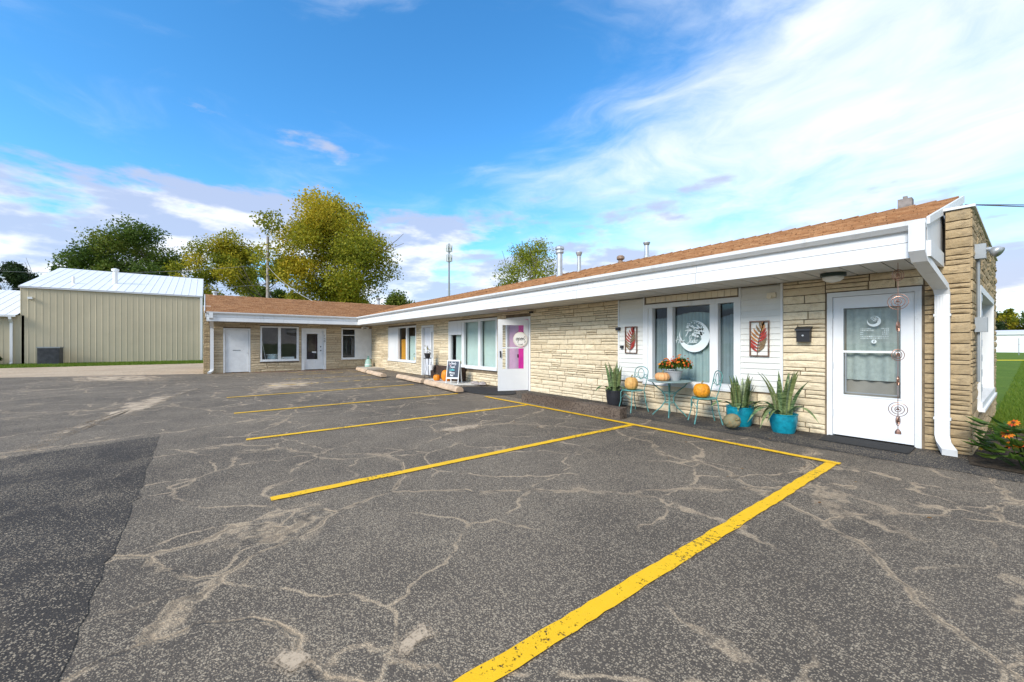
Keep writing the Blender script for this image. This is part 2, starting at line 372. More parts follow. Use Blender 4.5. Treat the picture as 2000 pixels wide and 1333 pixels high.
# ================================================================ GROUND
MB().add([(-900,-900,-.03),(900,-900,-.03),(900,900,-.03),(-900,900,-.03)],[(0,1,2,3)]).build('ground',GRASSG,kind='structure')
def sheet(name,poly,z,m,**k):
    b=MB(); b.add([(p[0],p[1],z) for p in poly],[tuple(range(len(poly)))]); return b.build(name,m,**k)
def rough_poly(poly,amp,step=.35):
    out=[]
    for i in range(len(poly)):
        a=Vector(poly[i]);b=Vector(poly[(i+1)%len(poly)]);L=(b-a).length;n=max(1,int(L/step)) if L<40 else 1
        nn=Vector((-(b-a).y,(b-a).x)).normalized()
        for k in range(n):
            q=a+(b-a)*k/n; out.append(tuple(q+nn*(random.gauss(0,amp) if k else 0)))
    return out
sheet('gravel_verge',rough_poly([(-22.0,8),(-22.0,0),(-24.6,-6.6),(-30,-20),(-36,-45),(-46,-45),(-38,-20),(-35.0,-9),(-35.2,0),(-35.2,8)],.10),-.012,GRAVEL,kind='structure')
sheet('asphalt_lot',rough_poly([(-22.75,7.5),(-22.75,.0),(-25.2,-6.6),(-31,-20),(-40,-45),(48,-45),(48,6.4),(1.2,6.75),(-.35,7.15),(-.4,7.5)],.03),0,ASPH,kind='structure')
sheet('asphalt_patch',rough_poly([(-7.87,-.55),(-4.5,-.49),(6,-.46),(6,-9),(-6.0,-9),(-7.2,-3.0)],.012,.12),.004,ASPHP,kind='structure')
sheet('sealed_apron',rough_poly([(-10.9,6.35),(-7.6,6.2),(-4.3,6.35),(-1.2,6.35),(1.0,6.5),(1.0,6.85),(-.36,7.1),(-.38,7.45),(-10.9,7.45)],.03,.2),.004,ASPHA,kind='structure')
sheet('planting_bed',rough_poly([(-.46,7.2),(-.42,6.86),(.2,6.75),(1.6,6.7),(2.0,9.8),(-.46,10.2)],.04),.012,MULCH,kind='structure')
sheet('concrete_pad',rough_poly([(-14.2,6.25),(-11.6,6.25),(-11.0,7.0),(-11.0,7.45),(-14.2,7.45)],.02),.010,mat('pale_concrete',col=(.66,.62,.55),rough=.9,var=.1,bump=.3),kind='structure')
def f_sand(t,b):
    p=t.pos(); n=t.noise(p,60,3,.75); n2=t.noise(p,2.5,5,.6); t.set(b.inputs['Base Color'],t.mix(n2,(.40,.30,.20),(.55,.43,.30))); b.inputs['Roughness'].default_value=.95
    e=t.attr('rnd'); t.set(b.inputs['Alpha'],t.ramp(t.math('ADD',t.math('ADD',t.math('MULTIPLY',n,.5),t.math('MULTIPLY',n2,.6)),t.math('MULTIPLY',e,.26)),.64,.86))
SANDM=mat('loose_sand',f_sand)
def sand(pix,z=.006):
    P=[Vector(onZ(*p)[:2]) for p in pix]; P=[Vector(q) for q in rough_poly([tuple(p) for p in P],.04,.25)]; c=sum(P,Vector((0,0)))/len(P); n=len(P); mb=MB(); K=6
    vs=[(c+(p-c)*(k/K)) for k in range(K,0,-1) for p in P]; vs=[(v.x,v.y,z) for v in vs]
    for k in range(K-1):
        for i in range(n): mb.f.append((k*n+i,k*n+(i+1)%n,(k+1)*n+(i+1)%n,(k+1)*n+i)); mb.a.append(.001+min(1,k/4))
    mb.f.append(tuple((K-1)*n+i for i in range(n))); mb.a.append(1.); mb.v=vs; mb.build('sand',SANDM,kind='structure')
sand([(-150,930),(0,880),(110,842),(200,798),(300,770),(420,748),(330,790),(250,822),(150,850),(60,872),(-100,950)])
sand([(490,1300),(530,1262),(600,1255),(640,1275),(620,1310),(560,1345)]); sand([(720,1340),(745,1260),(800,1215),(850,1180),(870,1235),(820,1262),(790,1340)])
sand([(800,850),(900,828),(990,815),(960,838),(880,858)]); sand([(480,748),(600,738),(680,742),(620,760),(500,775),(420,775)]); sand([(60,735),(300,728),(400,735),(380,750),(200,752),(40,752)])
def stripe(a,b,w,m,name='parking_line',label=None,group=None,z=.009):
    a=Vector(a);b=Vector(b);d=(b-a).normalized();n=Vector((-d.y,d.x))*w/2; L=(b-a).length; k=max(2,int(L/.07)); mb=MB(); vs=[]
    for i in range(k+1):
        p=a+(b-a)*i/k; e=random.gauss(0,.0075); vs+=[(p.x+n.x*(1+e*8),p.y+n.y*(1+e*8),z),(p.x-n.x*(1-e*8),p.y-n.y*(1-e*8),z)]
    mb.add(vs,[(2*i,2*i+1,2*i+3,2*i+2) for i in range(k)]); o=mb.build(name,m); o['kind']='structure'
    return o
for X,a,b in((-1.37,-1.2,5.77),(-4.08,.45,5.68),(-6.82,.45,5.68),(-9.52,.43,5.45)):
    stripe((X,a),(X-.02,b),.105,YEL)
stripe((-1.32,5.72),(-8.55,5.70),.10,YEL,z=.013)
stripe((-12.38,.41),(-12.55,5.5),.10,YEL)
for X,a,b in((-15.0,1.6,5.5),(-17.2,2.4,6.1),(-19.6,3.2,6.1)): stripe((X,a),(X-.15,b),.10,YELF)
stripe((-22.0,1.8),(-21.9,5.6),.12,REDF,'faded_red_line'); stripe((-21.2,3.0),(-20.6,5.8),.09,YELF)
# ================================================================ COMMERCIAL BUILDING
WY=7.43; WX=-22.7; GX=-.455
BLD=thing('commercial_building','long low L-shaped stone commercial building with brown shingle roof and white eaves','building',(-12,10,0))
def Mm(u,d,z): return (u,WY-d,z)
def Mw(u,d,z): return (WX+d,u,z)
def Mg(u,d,z): return (GX+d,u,z)
def Me(u,d,z): return (u,-.08-d,z)      # wing end wall, facing -Y
def part(mb,name,m,parent=BLD,**k): return mb.build(name,m,parent,world=True,**k)
def cut(lo,hi,ops,z0,z1):
    iv=[(lo,hi)]
    for (a,b,c,d) in ops:
        if d<=z0+.004 or c>=z1-.004: continue
        nv=[]
        for (p,q) in iv:
            if b<=p or a>=q: nv.append((p,q)); continue
            if a>p+.02: nv.append((p,a))
            if b<q-.02: nv.append((b,q))
        iv=nv
    return iv
def layout(lo,hi,zc,ops,rng):
    out=[]
    for za,zb in zip(zc[:-1],zc[1:]):
        n=max(1,round((zb-za)/.118)); hs=[rng.uniform(.75,1.3) for _ in range(n)]; S=sum(hs); z=za
        for h in hs:
            h=h/S*(zb-za)
            for (p,q) in cut(lo,hi,ops,z,z+h):
                u=p
                while u<q-.02:
                    L=rng.uniform(.28,.85)
                    if q-u-L<.2: L=q-u
                    if h>.085 and rng.random()<.42:
                        m=z+h*rng.uniform(.42,.58)
                        for (c,d) in((z,m),(m,z+h)):
                            if L>.55 and rng.random()<.5:
                                k=u+L*rng.uniform(.35,.65); out+=[(u,k,c,d),(k,u+L,c,d)]
                            else: out.append((u,u+L,c,d))
                    else: out.append((u,u+L,z,z+h))
                    u+=L
            z+=h
    return out
def wall_back(M,lo,hi,z0,z1,ops,thick,mb,inner=0.):
    us=sorted({lo,hi}|{v for o in ops for v in o[:2] if lo<v<hi}); zs=sorted({z0,z1}|{v for o in ops for v in o[2:] if z0<v<z1})
    for a,b in zip(us[:-1],us[1:]):
        for c,d in zip(zs[:-1],zs[1:]):
            if any(o[0]<=(a+b)/2<=o[1] and o[2]<=(c+d)/2<=o[3] for o in ops): continue
            mb.mbox(M,a,b,-thick,-.004,c,d)
OP_M=[(-1.87,-.87,0,2.13),(-5.02,-3.12,.55,2.20),(-9.98,-8.79,0,2.16),(-13.68,-10.44,.52,2.22),(-16.11,-14.96,0,2.14),(-20.1,-16.67,.53,2.18)]
SID=[(-5.70,-5.02,.55,2.36),(-3.12,-2.45,.55,2.36),(-5.02,-3.12,2.20,2.36)]
OP_W=[(.62,1.67,0,2.08),(2.07,3.73,.52,2.22),(3.86,5.02,0,2.15),(5.79,7.40,.53,2.21)]
OP_G=[(8.2,11.25,.50,2.16)]
rng=random.Random(5)
wb=MB(); wall_back(Mm,WX,GX-.004,0,2.40,OP_M,.16,wb); wb.box(-.665,GX-.004,WY+.004,WY+.3,2.40,3.04); wall_back(Mg,WY+.02,12.68,0,3.04,OP_G,.2,wb)
wall_back(Mw,-.08,WY,0,2.40,OP_W,.16,wb); wb.box(WX-.3,WX-.004,-.076,.14,2.40,3.04); wb.box(-28.0,WX-.17,-.076,.10,0,3.04)
WALL=part(wb,'stone_wall',MORTAR)
ib=MB(); ib.box(-28.0,GX-.21,12.5,12.68,0,2.6); ib.box(-28.0,-27.85,.1,12.5,0,2.6); ib.box(-27.8,GX-.3,WY+2.6,WY+2.7,0,2.5); ib.box(-25.4,-25.3,.12,WY+2.5,0,2.5)
part(ib,'interior_wall',INWALL)
part(MB().box(-27.9,GX-.25,WY+.17,12.6,-.02,.02).box(-27.9,WX-.17,.1,WY+.17,-.02,.02),'interior_floor',DARK)
part(MB().box(-27.9,GX-.25,WY+.17,12.6,2.42,2.46).box(-27.9,WX-.17,.1,WY+.17,2.42,2.46),'ceiling',INWALL)
for xx in(-2.3,-6.2,-10.2,-14.4): box_obj('partition',INWALL,BLD,xx-.04,xx+.04,WY+.17,WY+2.6,.02,2.42,world=True)
stones=[]
def addst(M,L,m): stones.extend((M,s,m) for s in L)
addst(Mm,layout(WX,-2.45,[0,.14,.53],OP_M,rng),STONE); 
addst(Mm,layout(WX,-2.45,[.53,2.15,2.36],OP_M+SID,rng),STONE)
addst(Mm,layout(-2.45,-1.89,[0,.53,2.13,2.36],[],rng),STONE); addst(Mm,layout(-1.89,-.85,[2.14,2.36],[],rng),STONE)
addst(Mm,layout(-.85,GX+.012,[0,2.36],[],rng),STONET); addst(Mm,layout(-.665,GX+.012,[2.36,3.04],[],rng),STONET)
addst(Mg,layout(WY-.012,12.68,[0,.5,2.16,3.04],OP_G,rng),STONET)
addst(Mw,layout(.14,WY,[0,.53,2.15,2.36],OP_W,rng),STONEW); addst(Mw,layout(-.08,.14,[0,2.36,3.04],[],rng),STONET)
addst(Me,layout(-28,WX,[0,3.04],[],rng),STONET)
def stone_geo(rg):
    nx,nz=5,3; vs=[];fs=[]
    for j in range(nz+1):
        for i in range(nx+1):
            e=(i in(0,nx)) or (j in(0,nz))
            vs.append((i/nx-.5+(0 if i in(0,nx) else rg.uniform(-.05,.05)),(.62+rg.uniform(-.1,.1) if e else .9+rg.uniform(-.22,.22)),j/nz-.5+(rg.uniform(-.03,.03) if j in(0,nz) and i not in(0,nx) else 0)))
    for j in range(nz):
        for i in range(nx): a=j*(nx+1)+i; fs.append((a,a+1,a+nx+2,a+nx+1))
    per=[i for i in range(nx+1)]+[(j+1)*(nx+1)-1 for j in range(1,nz+1)]+[nz*(nx+1)+i for i in range(nx-1,-1,-1)]+[j*(nx+1) for j in range(nz-1,0,-1)]
    b=len(vs); 
    for p in per: vs.append((vs[p][0],-.3,vs[p][2]))
    n=len(per)
    for k in range(n): fs.append((per[k],b+k,b+(k+1)%n,per[(k+1)%n]))
    return vs,fs
GEO=[stone_geo(random.Random(100+i)) for i in range(14)]
ALLST=[]
for M,s,m in stones:
    c=M((s[0]+s[1])/2,0,(s[2]+s[3])/2); p=projpx(M(s[0],0,c[2]));q=projpx(M(s[1],0,c[2])); vis=p[2]>.3 and q[2]>.3 and min(p[0],q[0])<2000 and max(p[0],q[0])>0
    area=abs(p[0]-q[0])*F*(s[3]-s[2])/max(p[2],.1) if vis and M is not Me else 0
    ALLST.append((area,M,s,m))
ALLST.sort(key=lambda a:-a[0])
MESHC={}
def stone_mesh(k,M,m):
    key=(k,M.__name__,m.name)
    if key not in MESHC:
        me=bpy.data.meshes.new('stone'); o=M(0,0,0)
        me.from_pydata([tuple(a-b for a,b in zip(M(v[0],v[1],v[2]),o)) for v in GEO[k][0]],[],GEO[k][1]); me.materials.append(m); MESHC[key]=me
    return MESHC[key]
restm={}
for idx,(area,M,s,m) in enumerate(ALLST):
    w=s[1]-s[0]-.015; h=s[3]-s[2]-.013; d=.030+rng.uniform(-.006,.008); c=M((s[0]+s[1])/2,0,(s[2]+s[3])/2); k=rng.randrange(14)
    if idx<300 and area>0:
        o=bpy.data.objects.new('stone',stone_mesh(k,M,m)); COL.objects.link(o); o.parent=WALL; o.location=c
        o.scale=(w,d,h) if M in(Mm,Me) else (d,w,h)
    else:
        mb=restm.setdefault(m.name,(MB(),m))[0]; o0=M(0,0,0); r=rng.random()
        mb.add([M(v[0]*w+(s[0]+s[1])/2,v[1]*d,v[2]*h+(s[2]+s[3])/2) for v in GEO[k][0]],GEO[k][1],r+.001)
for mb,m in restm.values(): mb.build('stone_courses',m,WALL,kind='stuff')
# --- siding boards
for (a,b) in((-5.69,-5.03),(-3.11,-2.46)):
    z=.56
    while z<2.33:
        z1=min(z+.098,2.345); P=[Mm(0,d,zz)[1:] for d,zz in((.0,z),(.022,z),(.008,z1),(.0,z1))]
        part(MB().prism(P,0,a,b),'siding_board',SIDING); z=z1
    part(MB().mbox(Mm,a-.012,a+.02,0,.03,.55,2.352).mbox(Mm,b-.02,b+.012,0,.03,.55,2.352),'siding_trim',WHITE)
for i in range(16):
    a=-4.98+i*.115; part(MB().mbox(Mm,a,a+.108,0,.014+.003*(i%2),2.225,2.345),'panel_board',CREAMB)
# --- windows and doors
def window(M,u0,u1,z0,z1,panes,m=WHITE,trim=.055,rec=.09,proud=.03,name='window',bars=()):
    f=MB()
    f.mbox(M,u0,u1,-rec,proud,z1-trim,z1).mbox(M,u0,u1,-rec,proud+.012,z0,z0+trim).mbox(M,u0,u0+trim,-rec,proud-.002,z0+trim,z1-trim).mbox(M,u1-trim,u1,-rec,proud-.002,z0+trim,z1-trim)
    f.mbox(M,u0-.02,u1+.02,.0,proud+.035,z0-.035,z0-.001)
    fr=part(f,name,m)
    for (a,b) in panes:
        MB().mquad(M,a,b,-rec+.025,z0+trim,z1-trim).build('pane',GLASS,fr)
    us=[u0+trim]+[v for p in panes for v in p]+[u1-trim]
    for a,b in zip(us[0::2],us[1::2]):
        if b-a>.012: MB().mbox(M,a,b,-rec+.004,.006,z0+trim,z1-trim).build('mullion',m,fr)
    for (a,b,z) in bars: MB().mbox(M,a,b,-rec+.01,-rec+.045,z-.02,z+.02).build('glazing_bar',m,fr)
    return fr
W7=window(Mm,-5.02,-3.12,.555,2.195,[(-4.84,-4.50),(-4.385,-3.64),(-3.49,-3.19)],trim=.085,rec=.11)
WM=window(Mm,-13.68,-10.44,.525,2.215,[(-13.55,-12.72),(-12.55,-11.60),(-11.45,-10.52)],trim=.075)
part(MB().mbox(Mm,-13.60,-12.70,-.03,.024,1.70,2.16),'shutter_panel',WHITE)
W3=window(Mm,-20.1,-16.67,.535,2.175,[(-18.78,-17.86),(-17.72,-16.76)],trim=.07)
part(MB().mbox(Mm,-20.0,-18.82,-.03,.022,.61,1.42).mbox(Mm,-20.0,-18.82,-.03,.020,1.45,2.10),'shutter_panel',WHITE)
V1=window(Mw,2.07,3.73,.525,2.215,[(2.15,2.82),(2.94,3.64)],m=OLDWHITE,trim=.07)
V2=window(Mw,5.79,7.40,.535,2.205,[(5.87,6.50)],m=OLDWHITE,trim=.07,bars=[(5.87,6.50,1.82)])
for i in range(5): part(MB().mbox(Mw,6.64+i*.138,6.64+i*.138+.130,-.02,.018,.62,1.52),'shutter_board',OLDWHITE)
part(MB().mbox(Mw,6.63,7.33,-.02,.022,1.54,2.13),'shutter_panel',OLDWHITE)
GWN=window(Mg,8.2,11.25,.50,2.16,[(8.75,11.15)],m=WHITE,trim=.09,rec=.14,proud=.05)
for i in range(14): part(MB().mbox(Mg,8.30,8.72,-.02,.03+.006*(i%2),.60+i*.105,.60+i*.105+.098),'siding_board',mat('grey_siding',col=(.45,.49,.54),rough=.5,var=.08))
def doorframe(M,u0,u1,z1,m=WHITE,w=.07,rec=.1,proud=.025):
    return part(MB().mbox(M,u0,u0+w,-rec,proud,0.005,z1).mbox(M,u1-w,u1,-rec,proud,0.005,z1).mbox(M,u0+w,u1-w,-rec,proud-.002,z1-w,z1),'door_frame',m)
def door(M,u0,u1,z0,z1,gl,m,rec=.04,t=.045):
    d=MB(); g=gl
    if g: d.mbox(M,u0,g[0],-rec-t,-rec,z0,z1).mbox(M,g[1],u1,-rec-t,-rec,z0,z1).mbox(M,g[0],g[1],-rec-t,-rec,z0,g[2]).mbox(M,g[0],g[1],-rec-t,-rec,g[3],z1)
    else: d.mbox(M,u0,u1,-rec-t,-rec,z0,z1)
    D=part(d,'door',m)
    if g:
        MB().mquad(M,g[0],g[1],-rec-.022,g[2],g[3]).build('pane',GLASS,D)
        e=.018; MB().mbox(M,g[0]-e,g[0],-rec,-rec+.008,g[2]-e,g[3]+e).mbox(M,g[1],g[1]+e,-rec,-rec+.008,g[2]-e,g[3]+e).mbox(M,g[0],g[1],-rec,-rec+.008,g[3],g[3]+e).mbox(M,g[0],g[1],-rec,-rec+.008,g[2]-e,g[2]).build('glazing_bead',m,D)
    return D
# right-hand hair studio door
DF=doorframe(Mm,-1.87,-.87,2.13,OLDWHITE,w=.065)
D1=door(Mm,-1.80,-.94,.03,2.06,(-1.68,-1.07,.63,1.89),DOORW,rec=.0)
MB().mbox(Mm,-1.68,-1.07,-.015,.012,1.245,1.275).build('sash_rail',DOORW,D1)
MB().mbox(Mm,-1.66,-1.09,-.004,.004,.66,.675).mbox(Mm,-1.66,-1.645,-.004,.004,.675,1.24).mbox(Mm,-1.105,-1.09,-.004,.004,.675,1.24).build('screen_frame',GREYM,D1)
for z in(.35,1.05,1.8): MB().mbox(Mm,-1.812,-1.795,0,.012,z-.05,z+.05).build('hinge',GALV,D1)
part(MB().mbox(Mm,-1.80,-.94,-.13,-.12,.02,2.06),'inner_door',INWALL)
# middle door: frame, pink door inside, storm door swung out
doorframe(Mm,-9.98,-8.79,2.16,WHITE,w=.08)
PK=part(MB().mbox(Mm,-9.88,-9.42,-.09,-.05,.03,2.08),'inner_door',mat('mauve_paint',col=(.50,.30,.42),rough=.5,var=.08))
MB().mbox(Mm,-9.42,-8.88,-.09,-.045,.03,2.08).build('door_panel',mat('magenta_paint',col=(.80,.03,.33),rough=.45,var=.05),PK)
MB().mbox(Mm,-9.46,-9.41,-.045,-.03,.95,1.05).build('latch',BLACK,PK)
hinge=(-8.87,WY-.035,0); ha=math.atan2(-.84,-.33)
sdm=MB(); sdm.box(0,.13,-.018,.018,.03,2.06).box(.77,.90,-.018,.018,.03,2.06).box(.13,.77,-.018,.018,.03,.65).box(.13,.77,-.018,.018,1.90,2.06)
SD=sdm.build('storm_door',DOORW,BLD,loc=Vector(hinge)-BLD.location,rotz=ha)
MB().add([(.13,0,.65),(.77,0,.65),(.77,0,1.9),(.13,0,1.9)],[(0,1,2,3)]).build('pane',GLASS,SD)
MB().box(.13,.77,-.014,.021,1.235,1.27).build('sash_rail',DOORW,SD)
MB().box(.82,.85,.018,.05,.98,1.12).box(.815,.855,.018,.03,1.10,1.16).build('handle',BLACK,SD)
# next door along, ajar leaf and narrow glazed leaf
doorframe(Mm,-16.11,-14.96,2.14,WHITE,w=.08,rec=.14)
part(MB().mbox(Mm,-16.02,-15.46,-.12,-.08,.03,2.05),'door_leaf',mat('grey_white_paint',col=(.62,.63,.66),rough=.5,var=.04))
D2=door(Mm,-15.45,-15.04,.03,2.05,(-15.30,-15.16,.75,1.85),WHITE,rec=.06)
for z in(1.0,1.1): MB().mbox(Mm,-15.43,-15.40,-.06,-.02,z-.02,z+.02).build('knob',BLACK,D2)
# wing doors
doorframe(Mw,.62,1.67,2.08,OLDWHITE,w=.06); D3=door(Mw,.69,1.60,.03,2.01,None,OLDWHITE,rec=.03)
MB().mbox(Mw,.98,1.28,-.03,-.022,1.03,1.07).build('mail_slot',GREYM,D3); MB().mbox(Mw,1.53,1.56,-.03,.02,.90,.94).build('knob',GALV,D3)
doorframe(Mw,3.86,5.02,2.15,OLDWHITE,w=.13); D4=door(Mw,4.0,4.88,.03,2.02,(4.10,4.62,.55,1.87),OLDWHITE,rec=.04)
MB().mbox(Mw,4.36,4.56,-.058,-.055,.88,.96).build('notice_card',WHITE,D4)
for z in(1.0,1.2): MB().mbox(Mw,4.74,4.79,-.04,.01,z-.025,z+.025).build('knob',BLACK,D4)
# --- roof
EY=6.33; EX=-21.6; RZ0=2.74; SL=.2903; RID=10.05; RE=-.74
def roofz(t): return RZ0+SL*t
rf=MB()
def slab(poly,mb):
    n=len(poly); mb.add([p for p in poly]+[(p[0],p[1],p[2]-.06) for p in poly],[tuple(range(n)),tuple(range(2*n-1,n-1,-1))]+[(i,n+i,n+(i+1)%n,(i+1)%n) for i in range(n)])
rz=roofz(RID-EY)
slab([(RE,EY,RZ0),(RE,RID,rz),(-25.32,RID,rz),(EX,EY,RZ0)],rf)
slab([(EX,-.05,RZ0),(EX,EY,RZ0),(-25.32,RID,rz),(-25.32,-.05,rz)],rf)
slab([(RE,RID,rz),(RE,13.77,RZ0),(-29.04,13.77,RZ0),(-25.32,RID,rz)],rf)
slab([(-25.32,-.05,rz),(-25.32,RID,rz),(-29.04,13.77,RZ0),(-29.04,-.05,RZ0)],rf)
ROOF=part(rf,'roof',mat('roof_felt',col=(.16,.09,.06),rough=.95))
sh=MB()
def shingles(P,umin,umax,T,n):
    dt=T/n
    for i in range(n):
        t0=i*dt-(.03 if i==0 else 0); t1=min((i+1)*dt+.02,T)
        lo,hi=umin(t0,t1),umax; u=lo-random.random()*.3
        while u<hi:
            w=random.choice((.16,.24,.30,.34)); a,b=max(u,lo),min(u+w,hi)
            if b-a>.02:
                l=.016+random.random()*.012; q=[P(a+.003,t0,l),P(b-.003,t0,l),P(b-.003,t1,.004),P(a+.003,t1,.004),P(a+.003,t0,.001),P(b-.003,t0,.001)]
                sh.add(q,[(0,1,2,3),(4,5,1,0)],random.random()+.001)
            u+=w
shingles(lambda u,t,l:(u,EY+t,roofz(t)+l),lambda a,b:EX-a,RE+.015,3.72,27)
shingles(lambda u,t,l:(EX-t,-u,roofz(t)+l),lambda a,b:-(EY+a),.07,3.72,27)
x=RE
while x>-25.2:
    sh.add([(x,RID-.14,rz-.012),(x,RID,rz+.045),(x,RID+.14,rz-.012),(x-.3,RID-.14,rz-.026),(x-.3,RID,rz+.022),(x-.3,RID+.14,rz-.026)],[(0,1,4,3),(1,2,5,4),(0,2,1)],random.random()+.001); x-=.26
y=-.05
while y<10:
    sh.add([(-25.32+.14,y,rz-.012),(-25.32,y,rz+.045),(-25.32-.14,y,rz-.012),(-25.32+.14,y+.3,rz-.026),(-25.32,y+.3,rz+.022),(-25.32-.14,y+.3,rz-.026)],[(0,1,4,3),(1,2,5,4)],random.random()+.001); y+=.26
sh.build('shingles',SHINGLE,ROOF,kind='stuff')
# --- eaves
g=[(0,2.655),(.055,2.655),(.105,2.70),(.112,2.748),(.095,2.748),(.09,2.72),(0,2.70)]
part(MB().prism([(EY-a,b) for a,b in g],0,EX+.11,-.70),'gutter',WHITE)
part(MB().prism([(EX+a,b) for a,b in g],1,-.0,EY-.0),'gutter',WHITE)
for i in range(8):
    a=-.70-i*2.62; b=max(a-2.615,EX-.02)
    part(MB().box(b,a,EY,EY+.02,2.53,2.70),'fascia_board',WHITE); part(MB().box(b,a,EY-.03,EY+.02,2.345,2.518),'fascia_board',WHITE)
for i in range(3):
    a=.0+i*2.11; b=a+2.105
    part(MB().box(EX-.02,EX,a,b,2.53,2.70),'fascia_board',WHITE); part(MB().box(EX-.02,EX+.03,a,b-.0+(-.03 if i==2 else 0),2.345,2.518),'fascia_board',WHITE)
i=0; x=-.70
while x>WX+.02:
    part(MB().box(max(x-.190,WX+.004),x,EY+.022,WY-.036,2.356+.002*(i%2),2.372),'soffit_board',SOFF); x-=.204; i+=1
y=.0
while y<EY-.1:
    part(MB().box(WX+.036,EX-.022,y,min(y+.190,EY),2.356+.002*(i%2),2.372),'soffit_board',SOFF); y+=.204; i+=1
part(MB().box(WX,-.70,EY+.022,WY,2.385,2.40).box(WX,EX-.02,0,EY,2.385,2.40),'soffit_backing',DARK)
# gable end boards under the roof, coping on the parapet
P=[(EY-.0,2.53),(EY,2.735),(RID,rz-.02),(13.77,2.72),(13.77,2.5),(WY,2.5)]
part(MB().prism(P,0,-.735,-.705),'gable_board',WHITE); part(MB().box(-.70,-.67,EY,WY-.03,2.345,2.518),'fascia_board',WHITE)
part(MB().prism([(EY-.02,2.70),(EY-.02,2.78),(RID,rz+.03),(RID,rz-.09)],0,-.703,-.676),'rake_board',WHITE)
part(MB().box(-.69,GX+.045,WY-.05,12.72,3.045,3.075),'coping',WHITE)
part(MB().box(WX-.32,WX+.045,-.125,.16,3.045,3.075).box(-28.02,WX-.32,-.125,.12,3.045,3.075),'coping',WHITE)
part(MB().prism([(EX,2.53),(EX,2.735),(-25.32,rz-.02),(-29.04,2.72),(-29.04,2.5),(WX,2.5)],1,-.04,-.015),'gable_board',WHITE)
part(MB().prism([(EX+.02,2.70),(EX+.02,2.78),(-25.32,rz+.03),(-25.32,rz-.09)],1,-.075,-.045),'rake_board',WHITE)
# downspouts
def downspout(pts,W,w=.13,h=.085,ribs=None):
    D=part(MB().sweep(pts,W,w,h),'downspout',WHITE); return D
D=downspout([(-.77,EY-.075,2.70),(-.77,EY-.075,2.42),(-.76,EY+.02,2.33),(-.69,WY-.12,2.09),(-.68,WY-.075,2.0),(-.68,WY-.075,.22),(-.665,WY-.10,.12),(-.60,WY-.30,.055)],(1,0,0))
for z in(.42,1.72): MB().box(-.755,-.605,WY-.121,WY-.03,z,z+.03).build('strap',WHITE,D)
for k in(-.04,-.013,.013,.04): MB().box(-.68+k-.006,-.68+k+.006,WY-.1235,WY-.115,.25,1.98).build('rib',WHITE,D)
D=downspout([(EX+.07,.16,2.70),(EX+.07,.16,2.50),(EX-.1,.17,2.36),(WX+.12,.20,2.14),(WX+.08,.20,2.05),(WX+.08,.20,.22),(WX+.11,.19,.12),(WX+.3,.10,.05)],(0,1,0))
MB().box(WX+.03,WX+.125,.13,.27,1.2,1.23).build('strap',WHITE,D)
# roof vents
def on_roof(px,py):
    r=ray(px,py); k=(RZ0-SL*EY-H)/(r[2]-SL*r[1]); return (r[0]*k,r[1]*k,H+r[2]*k)
def vent(px,pb,pt,wpx,m,cap='flat'):
    p=on_roof(px,pb); dep=projpx(p)[2]; h=(pb-pt)*dep/F; r=wpx*dep/F/2; c=(p[0],p[1],p[2]-.05)
    pr=[(r*1.35,0),(r*1.35,.07),(r,.09),(r,h*.82),(r*.9,h*.83)]
    v=part(MB().lathe([(a,b) for a,b in pr],18,c),'vent_pipe',m,smooth=False)
    q=MB()
    if cap=='band': q.lathe([(r*1.05,h*.80),(r*1.5,h*.80),(r*1.5,h*.87),(r*1.1,h*.88),(r*1.1,h*.92),(r*1.6,h*.92),(r*1.6,h*.99),(r*.2,h*1.06)],18,c)
    elif cap=='turbine': q.lathe([(r*1.1,h*.4),(r*1.9,h*.55),(r*1.9,h*.8),(r*1.2,h*.95),(r*.2,h)],9,c)
    else: q.lathe([(r*1.0,h*.8),(r*1.35,h*.86),(r*1.7,h*.97),(r*1.7,h),(r*.3,h*1.02)],18,c)
    q.build('vent_cap',GALV if cap!='turbine' else RUST,v)
vent(1093,540,480,11,GALV,'band'); vent(1131,531,490,7.5,GALV); vent(1212,513,496,8,RUST,'turbine'); vent(1263,501,471,8,GALV); vent(739,607,581,5.5,GALV)
pv=onX(420,580,-25.32); part(MB().lathe([(.09,-.1),(.09,.12),(.14,.13),(.14,.2),(.03,.22)],14,(pv[0],pv[1],rz)),'vent_pipe',GALV)
part(MB().box(-1.52,-1.33,10.25,10.45,3.6,4.06).box(-1.46,-1.40,10.32,10.38,4.06,4.12),'chimney_stub',mat('grey_weathered_wood',col=(.24,.21,.19),rough=.9,var=.3,vscale=9))
# lights, conduit, camera on the wall
L=part(MB().lathe([(.145,0),(.145,-.045),(.12,-.055)],24,(-1.68,6.93,2.356)),'porch_light',mat('dark_green_enamel',col=(.02,.04,.035),rough=.4))
MB().lathe([(.125,-.05),(.115,-.085),(.08,-.115),(.02,-.128)],24,(-1.68,6.93,2.356)).build('globe',mat('frosted_glass',col=(.75,.74,.70),rough=.3),L,smooth=True)
r=ray(982,603); k=(2.352-H)/r[2]
part(MB().lathe([(.15,0),(.15,-.02),(.11,-.045),(.03,-.05)],20,(r[0]*k,r[1]*k,2.356)),'porch_light',DOORW)
fl=part(MB().box(GX+.03,GX+.12,7.52,7.64,2.42,2.60),'flood_light',GREYM)
MB().tube([(GX+.10,7.58,2.53),(GX+.14,7.58,2.53),(GX+.17,7.57,2.515)],[.018,.028,.03],10).build('lamp_neck',GALV,fl)
MB().tube([(GX+.16,7.575,2.52),(GX+.19,7.565,2.50),(GX+.225,7.55,2.475)],[.03,.058,.064],14).build('lamp_head',GALV,fl,smooth=True)
